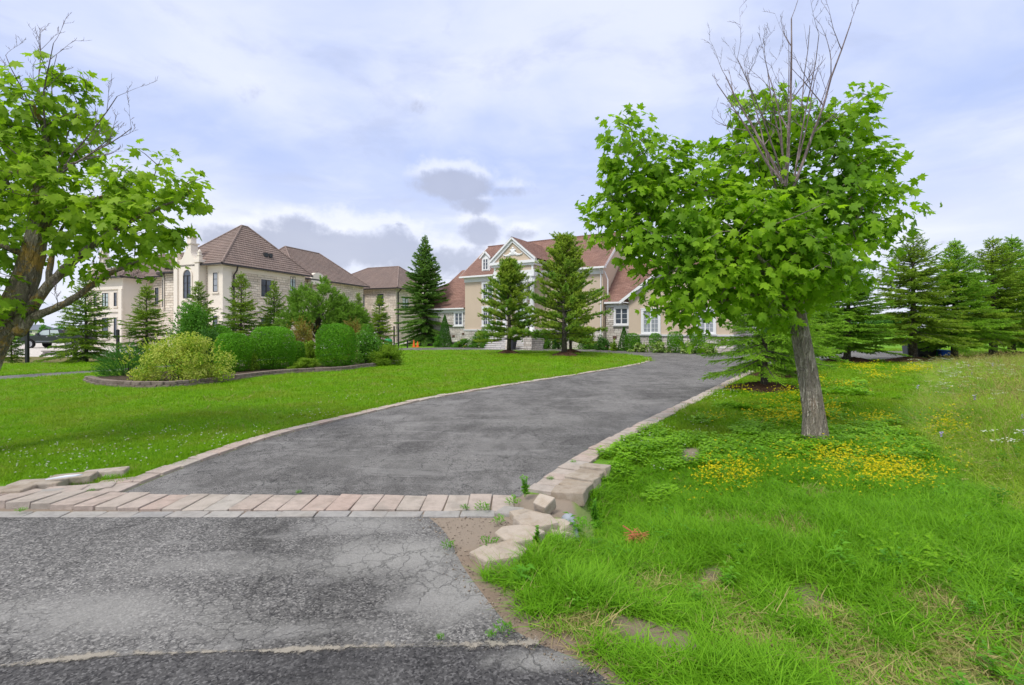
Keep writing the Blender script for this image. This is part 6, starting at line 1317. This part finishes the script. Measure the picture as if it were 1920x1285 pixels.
def scatter_object(name, label, X, Y, scale, protos, rng, weights=None, tilt=.12, zoff=0.0):
    n = len(X); Z = terrain_z(X, Y)+zoff; me = bpy.data.meshes.new(name); me.vertices.add(n); me.vertices.foreach_set('co', np.stack([X, Y, Z], 1).astype(np.float32).ravel())
    rot = np.stack([rng.normal(size=n)*tilt, rng.normal(size=n)*tilt, rng.random(n)*6.283], 1).astype(np.float32)
    a = me.attributes.new('rot', 'FLOAT_VECTOR', 'POINT'); a.data.foreach_set('vector', rot.ravel())
    a = me.attributes.new('scl', 'FLOAT_VECTOR', 'POINT'); a.data.foreach_set('vector', np.asarray(scale, np.float32).ravel())
    col = bpy.data.collections.new(name+'_kinds')
    names = sorted(range(len(protos)), key=lambda i: protos[i].name)       # Collection Info sorts by name
    for p in protos: col.objects.link(p)
    order = {i: k for k, i in enumerate(names)}
    pick = rng.choice(len(protos), n, p=None if weights is None else np.array(weights)/np.sum(weights)); idx = np.array([order[i] for i in pick], np.int32)
    a = me.attributes.new('idx', 'INT', 'POINT'); a.data.foreach_set('value', idx)
    o = obj(name, me); tag(o, label, None, None, 'stuff')
    ng = bpy.data.node_groups.new(name+'_nodes', 'GeometryNodeTree'); ng.interface.new_socket('Geometry', in_out='INPUT', socket_type='NodeSocketGeometry'); ng.interface.new_socket('Geometry', in_out='OUTPUT', socket_type='NodeSocketGeometry')
    N = ng.nodes; gi = N.new('NodeGroupInput'); go = N.new('NodeGroupOutput'); ip = N.new('GeometryNodeInstanceOnPoints'); ci = N.new('GeometryNodeCollectionInfo'); ci.inputs['Collection'].default_value = col; ci.inputs['Separate Children'].default_value = True; ci.inputs['Reset Children'].default_value = True
    def at(nm, ty): q = N.new('GeometryNodeInputNamedAttribute'); q.data_type = ty; q.inputs['Name'].default_value = nm; return q.outputs[0]
    L = ng.links.new; L(gi.outputs[0], ip.inputs['Points']); L(ci.outputs[0], ip.inputs['Instance']); ip.inputs['Pick Instance'].default_value = True
    L(at('idx', 'INT'), ip.inputs['Instance Index']); L(at('rot', 'FLOAT_VECTOR'), ip.inputs['Rotation']); L(at('scl', 'FLOAT_VECTOR'), ip.inputs['Scale']); L(ip.outputs[0], go.inputs[0])
    md = o.modifiers.new('scatter', 'NODES'); md.node_group = ng; return o
def nz(X, Y, s, ph=0.0): return (np.sin(X*s+ph)*np.cos(Y*s*1.13+ph*2)+.6*np.sin(X*s*2.3+Y*s*1.7+ph)+.4*np.sin(X*s*4.1-Y*s*3.3+2*ph))/2
PAVE = np.array([0])
def free(X, Y, margin=.0):
    ok = ~in_poly(X, Y, DRIVE_OUT); ok &= dist_line(X, Y, [xy(p) for p in LEFT]) > .225+margin
    dR = dist_line(X, Y, [xy(p) for p in RIGHT[:60]]); ok &= dR > .27+margin
    d = X-right_edge_x(Y); ok &= ~((Y > 4.3) & (Y < 6.05) & (d < .60) & (d > -.4))
    ok &= ~((X < .75) & (Y < 4.95) & (X > -.6) & (Y > 4.0)); ok &= ~((Y < 4.85) & (X < -.2)); ok &= ~((X < -3.6) & (Y < 5.0+(-3.6-X)*.06) ) | (Y > 5.05)
    ap = [(-30, 5.0), (-4.4, 4.95), (-.4, 4.25)]+APRON_R+ROAD_R[1:]+[(40, -20), (-30, -20)]
    ok &= ~in_poly(X, Y, ap); ok &= ~in_poly(X, Y, BED); ok &= ~in_poly(X, Y, [(-60, 27), (-24.6, 23.4), (-22, 25), (-19.5, 30.5), (-16.5, 40), (-13.2, 52), (-60, 60)])
    ok &= dist_line(X, Y, [xy(G(925, 1052)), xy(G(965, 1020)), xy(G(1010, 990)), xy(G(1045, 965))]) > .20
    for (mx, my, rx, ry) in MULCH: ok &= ((X-mx)/(rx*.93+.02*np.clip(Y-8, 0, 12)))**2+((Y-my)/(ry*.93+.02*np.clip(Y-8, 0, 12)))**2 > 1
    return ok
def samples(y0, y1, rho0, d0, rng, pw=1.6, xlo=-1.12, xhi=1.12):
    XS, YS = [], []
    edges = np.geomspace(y0, y1, 24)
    for a, b in zip(edges, edges[1:]):
        ym = (a+b)/2; rho = rho0*min(1.0, (d0/ym)**pw); x0, x1 = xlo*b-.4, xhi*b+.4; n = int((b-a)*(x1-x0)*rho); XS.append(rng.uniform(x0, x1, n)); YS.append(rng.uniform(a, b, n))
    return np.concatenate(XS), np.concatenate(YS)
rg = np.random.default_rng(99)
LAWN = [tuft('lawn_tuft_%d' % i, 'blade_lawn', 20, .085, .035, .075, .0065, .75, 2, 50+i) for i in range(5)]
LONG = [tuft('long_tuft_%d' % i, 'blade_long', 15, .06, .10, .22, .0065, 1.0, 3, 60+i) for i in range(5)]
DRY = [tuft('dry_tuft_%d' % i, 'blade_dry', 20, .08, .03, .085, .0045, 1.3, 3, 70+i) for i in range(3)]
MEAD = [tuft('meadow_tuft_%d' % i, 'blade_meadow', 18, .10, .25, .52, .006, .8, 4, 80+i, seedheads if i < 2 else None) for i in range(4)]
CLOV = [plant('clover_patch_%d' % i, 'clover_leaf', clover, 90+i) for i in range(3)]; WEED = [plant('weed_sprig_%d' % i, 'weed_leaf', weed, 95+i) for i in range(3)]; ROSE = [plant('weed_rosette_%d' % i, 'weed_leaf', rosette, 98+i) for i in range(2)]
TREF = [plant('trefoil_%d' % i, None, trefoil, 100+i, [M['clover_leaf'], M['petal_yellow']]) for i in range(4)]; WCLO = [plant('clover_bloom_%d' % i, None, white_clover, 110+i, [M['clover_leaf'], M['petal_white']]) for i in range(3)]
UMB = [plant('umbel_%d' % i, None, umbel, 120+i, [M['weed_leaf'], M['petal_white']]) for i in range(2)]; VIO = [plant('vetch_%d' % i, None, violet, 125+i, [M['weed_leaf'], M['petal_violet']]) for i in range(2)]
MEADOW = [xy(p) for p in Gs([(1700, 690), (1740, 735), (1690, 780), (1740, 850), (1830, 910), (1930, 990), (2200, 1000), (2400, 690), (1980, 668), (1890, 676), (1800, 681)])]
# 1. mown lawn
X, Y = samples(4.9, 44, 460, 6.0, rg); d = X-right_edge_x(Y); ok = free(X, Y) & ~in_poly(X, Y, MEADOW) & (soil_mask(X, Y) < .5) & ~((d > 0) & (Y < 6.0)); X, Y = X[ok], Y[ok]
s = np.clip((Y/6.0)**.8, .9, 4.2)*rg.uniform(.8, 1.25, len(X)); edge = (dist_line(X, Y, [xy(p) for p in LEFT]) < .5) & (X < right_edge_x(Y)); hz_ = (1.0+.25*nz(X, Y, .8))*rg.uniform(.75, 1.3, len(X))*np.where(edge, 1.35, 1.0)*np.where((X-right_edge_x(Y) > 0) & (Y < 14), 1.35, 1.0)
scatter_object('lawn_grass', 'short mown green lawn grass', X, Y, np.stack([s, s, hz_*np.clip(s*.62, .85, 1.35)], 1), LAWN+DRY[:1], rg, [1]*5+[.12])
def dryness(X, Y):
    v = nz(X, Y, 1.7, .6)-.1
    for (px, py, r) in [(1640, 1250, .32), (1880, 1215, .34), (1560, 1150, .2), (1420, 1190, .2), (1750, 1130, .2), (1330, 1080, .2), (1900, 1290, .3)]:
        g = G(px, py); v = np.maximum(v, 1.0-((X-g.x)**2+(Y-g.y)**2)/(r*r*1.6)+.5*nz(X, Y, 9, 1.0))
    return v
# 2. longer grass of the verge in front
X, Y = samples(1.7, 6.6, 1150, 4.2, rg, 1.3, -.2, 1.15); d = X-right_edge_x(Y); sm = soil_mask(X, Y); dryz = dryness(X, Y); thin = rg.random(len(X)) < np.clip(1-.9*sm-.45*(dryz > .45), .06, 1)
ok = free(X, Y) & (d > .12) & thin & ~in_poly(X, Y, MEADOW) & (sm < .9); X, Y = X[ok], Y[ok]; hz_ = (.72+.4*nz(X, Y, 1.1, 2.0)+.25*nz(X, Y, 3.1, 1.0)); hz_ = .8*np.clip(hz_, .28, 1.35)*rg.uniform(.7, 1.25, len(X)); hz_ *= (1+.45*np.exp(-((Y-3.75)/.55)**2))*np.where(dist_line(X, Y, APRON_R+ROAD_R) < .35, .6, 1.0)
pw_ = dryness(X, Y)
isdry = (pw_ > .35) & (rg.random(len(X)) < .75) | (rg.random(len(X)) < .07)
def sub(m): return X[m], Y[m], hz_[m]
x_, y_, h_ = sub(~isdry); s = rg.uniform(.8, 1.25, len(x_)); scatter_object('verge_grass', 'long uncut green grass of the verge beside the entrance', x_, y_, np.stack([s, s, h_], 1), LONG+LAWN[:2], rg, [1]*5+[.5]*2, .18)
x_, y_, h_ = sub(isdry); s = rg.uniform(.8, 1.5, len(x_)); scatter_object('dry_grass', 'straw coloured dry grass patches in the verge', x_, y_, np.stack([s, s, np.clip(h_, .5, 1.2)], 1), DRY, rg, None, .25)
# 3. clover and broad-leaved weeds
X, Y = samples(1.8, 13, 300, 4.0, rg, 1.5, 0, 1.15); d = X-right_edge_x(Y); f_ = nz(X, Y, 1.3, 4.0); ok = free(X, Y) & (d > .35) & (soil_mask(X, Y) < .4) & ((f_ > np.where(Y < 5, .62, .36)) | (dist_line(X, Y, [(1.6, 6.6), (4.5, 6.6), (6, 7.2)]) < .7)) & (dryness(X, Y) < .45) & ~in_poly(X, Y, MEADOW); X, Y = X[ok], Y[ok]; s = np.clip((Y/5)**.7, .9, 2.2)*rg.uniform(.9, 1.5, len(X))
scatter_object('clover', 'low clover leaves among the verge grass', X, Y, np.stack([s, s, s*rg.uniform(.5, 1.3, len(X))], 1), CLOV, rg)
X, Y = samples(1.75, 6.5, 26, 4.0, rg, 1.3, 0, 1.15); d = X-right_edge_x(Y); f_ = nz(X, Y, 1.9, 5.2); ok = free(X, Y) & (d > .28) & (f_ > .05) & (soil_mask(X, Y) < .75); X, Y = X[ok], Y[ok]; s = rg.uniform(.5, 1.05, len(X)); scatter_object('weeds', 'broad leaved green weeds sprouting through the verge grass', X, Y, np.stack([s, s, s], 1), WEED+ROSE, rg, [1, 1, 1, .6, .6])
# 4. tall meadow at the edge
X, Y = samples(3.6, 30, 220, 7.0, rg, 1.3, .5, 1.5); ok = free(X, Y) & in_poly(X, Y, MEADOW); X, Y = X[ok], Y[ok]; s = np.clip((Y/7)**.6, .9, 2.2)*rg.uniform(.8, 1.3, len(X)); edge = np.clip(dist_line(X, Y, MEADOW+[MEADOW[0]])/1.2, .35, 1.0); scatter_object('meadow_grass', 'tall yellow green meadow grass with seed heads', X, Y, np.stack([s, s, edge*rg.uniform(.6, 1.15, len(X))], 1), MEAD+LONG[:2], rg, [.6, .6, 1.2, 1.2, .8, .8], .15)
# 5. flowers
XS, YS = [], []
for (px, py, rx, ry, n) in [(1370, 885, 68, 26, 190), (1560, 862, 90, 24, 150), (1660, 895, 90, 28, 260), (1600, 880, 140, 35, 150), (1480, 783, 70, 22, 230), (1490, 745, 45, 6, 70), (1385, 738, 30, 4, 40), (1775, 812, 55, 22, 120), (1640, 803, 40, 8, 50), (1612, 694, 36, 6, 90), (1715, 700, 28, 8, 110), (1590, 742, 30, 5, 40), (1640, 718, 20, 4, 30), (1900, 738, 40, 6, 60), (1830, 760, 60, 14, 30), (1550, 790, 20, 12, 60), (1345, 790, 20, 5, 14), (1540, 725, 18, 5, 20)]:
    r = np.sqrt(rg.random(n))*(1.0+.5*rg.normal(size=n).clip(-1, 1.5)); a = rg.random(n)*6.283
    for k in range(int(n*.85)): g = G(px+rx*r[k]*math.cos(a[k]), max(py+ry*r[k]*math.sin(a[k]), 664)); XS.append(g.x); YS.append(g.y)
X, Y = np.array(XS), np.array(YS); ok = free(X, Y); X, Y = X[ok], Y[ok]; s = np.clip((Y/7)**.65, .75, 2.3)*rg.uniform(.7, 1.15, len(X)); scatter_object('yellow_flowers', 'patches of small yellow wildflowers in the weedy lawn', X, Y, np.stack([s, s, np.clip(s, .9, 1.6)*1.15], 1), TREF, rg)
XS, YS = [], []
for (px, py, rx, ry, n) in [(1190, 815, 60, 30, 130), (1330, 745, 60, 14, 160), (1280, 800, 60, 30, 70), (1240, 850, 60, 25, 40), (300, 845, 200, 30, 130), (430, 825, 160, 22, 120), (150, 870, 140, 30, 80), (620, 785, 110, 10, 60), (100, 900, 90, 20, 40), (60, 850, 60, 40, 40), (1180, 680, 30, 2, 14), (640, 740, 160, 25, 40)]:
    for k in range(n): r, a = math.sqrt(rg.random()), rg.random()*6.283; g = G(px+rx*r*math.cos(a), py+ry*r*math.sin(a)); XS.append(g.x); YS.append(g.y)
X, Y = np.array(XS), np.array(YS); ok = free(X, Y); X, Y = X[ok], Y[ok]; kp = rg.random(len(X)) < .7; X, Y = X[kp], Y[kp]; s = np.clip((Y/6)**.5, .8, 1.5)*rg.uniform(.6, 1.0, len(X)); scatter_object('clover_flowers', 'scattered white clover flower heads in the lawn', X, Y, np.stack([s, s, s*1.05], 1), WCLO, rg)
X, Y = samples(3.8, 22, 3.5, 8.0, rg, 1.0, .6, 1.4); ok = in_poly(X, Y, MEADOW) & (nz(X, Y, .9, 1.2) > -.1); X, Y = X[ok], Y[ok]; s = rg.uniform(.9, 1.5, len(X)); scatter_object('meadow_flowers', 'whitish and violet wildflowers among the tall meadow grass', X, Y, np.stack([s, s, s], 1), UMB+VIO, rg, [1, 1, .22, .22])
# 6. single weeds growing out of the paving
def paving_weed(px, py, h, kind, label, z=0.03):
    g = G(px, py); r = random.Random(int(px*7+py)); V, F = [], []
    if kind == 'dock':
        for s_ in range(5):
            a = r.uniform(0, 6.28); ln = r.uniform(.06, .22); hh = h*r.uniform(.55, 1.0); blade(V, F, .01*math.cos(a), .01*math.sin(a), hh, .006, a, ln, 4, r)
            for k in range(34): t = .12+.88*k/33; b = k*2.4; rr = ln*hh*t*t; leaflet(V, F, (rr*math.cos(a), rr*math.sin(a), hh*(t-.35*ln*t*t)), (math.cos(b), math.sin(b), r.uniform(0, .8)), (0, 0, 1), (.05 if t < .5 else .026)*r.uniform(.7, 1.2)*(h/.3)**.5, .016)
    else:
        for k in range(46): a = r.uniform(0, 6.28); q = h*.5*math.sqrt(r.random()); leaflet(V, F, (q*math.cos(a), q*math.sin(a), r.uniform(.0, h*.35)), (math.cos(a+r.uniform(-1, 1)), math.sin(a+r.uniform(-1, 1)), r.uniform(.1, 1)), (0, 0, 1), h*.28, h*.09)
        for k in range(14): blade(V, F, r.uniform(-.3, .3)*h, r.uniform(-.3, .3)*h, h*r.uniform(.4, .9), .004, r.uniform(0, 6.28), .6, 2, r)
    o = obj('weed', mesh_np('weed', np.array(V), np.array(F), M['weed_leaf']), None, (g.x, g.y, z)); tag(o, label, 'weed', 'weeds growing out of the paving')
for a in [(985, 938, .30, 'dock', 'tall leafy weed with upright stems in the corner of the paver edge'), (962, 950, .13, 'mat', 'bushy green weed where the paver band meets the corner'), (905, 962, .12, 'mat', 'low weed mat at the end of the pink paver band'), (872, 960, .07, 'mat', 'small weed in a joint of the paver band'), (840, 1033, .09, 'mat', 'small weed on the dusty asphalt near the bare soil'), (918, 1030, .12, 'mat', 'weed beside the outermost pale slab'), (935, 985, .10, 'mat', 'weed among the worn stones by the paver corner'), (1032, 905, .07, 'mat', 'grass sprig between two pavers of the driveway edge'), (1075, 872, .06, 'mat', 'tiny weed between pavers next to the block wall'),
          (945, 1195, .09, 'mat', 'weed sprouting on the tip of the apron asphalt'), (920, 1203, .05, 'mat', 'tiny weed left on the sandy joint'.replace('left ', '')), (825, 1208, .04, 'mat', 'tiny yellowing sprig in the sandy asphalt joint'), (205, 903, .09, 'mat', 'weed growing between the kerb blocks near the plastic shard'), (170, 928, .06, 'mat', 'small weed between pavers beside the plastic shard'), (40, 965, .07, 'mat', 'small weed in front of the pavers at the kerb turn'), (560, 930, .05, 'mat', 'tiny weed at the upper rim of the paver band'), (1006, 1030, .16, 'dock', 'thin stalked weed growing between the fallen slabs'), (1115, 985, .2, 'dock', 'leafy weed at the pipe end below the block wall'), (1095, 1000, .16, 'mat', 'bushy weed hiding the foot of the block wall')]: paving_weed(*a)
# 7. crumbs of stone and soil on the bare patch and along the asphalt edges
def crumbs():
    rng = np.random.default_rng(5); pts = []
    q = np.array(DIRT[0]); lo, hi = q.min(0), q.max(0)
    X = rng.uniform(lo[0], hi[0], 5000); Y = rng.uniform(lo[1], hi[1], 5000); k = in_poly(X, Y, DIRT[0]); X, Y = X[k], Y[k]
    ex = np.array([p for p in APRON_R+ROAD_R[:12]]); j = rng.integers(0, len(ex), 500); X = np.concatenate([X, ex[j, 0]+rng.normal(size=500)*.06]); Y = np.concatenate([Y, ex[j, 1]+rng.normal(size=500)*.06])
    n = min(len(X), 1300); X, Y = X[-n:], Y[-n:]; s = .0022+.007*rng.random(n)**4; base = np.array([(1, 0, 0), (-1, 0, 0), (0, 1, 0), (0, -1, 0), (0, 0, .8), (0, 0, -.8)], float); f = np.array([(0, 2, 4), (2, 1, 4), (1, 3, 4), (3, 0, 4), (2, 0, 5), (1, 2, 5), (3, 1, 5), (0, 3, 5)])
    V = base[None]*s[:, None, None]*(.6+.8*rng.random((n, 6, 1)))+np.stack([X, Y, terrain_z(X, Y)+s*.35+.004], 1)[:, None]; F = (f[None]+(np.arange(n)*6)[:, None, None]).reshape(-1, 3)
    m = M['wall_stone']; o = obj('gravel', mesh_np('gravel', V.reshape(-1, 3), F, M['dirt'])); tag(o, 'crumbs of gravel and soil scattered on the bare patch', None, None, 'stuff')
crumbs()
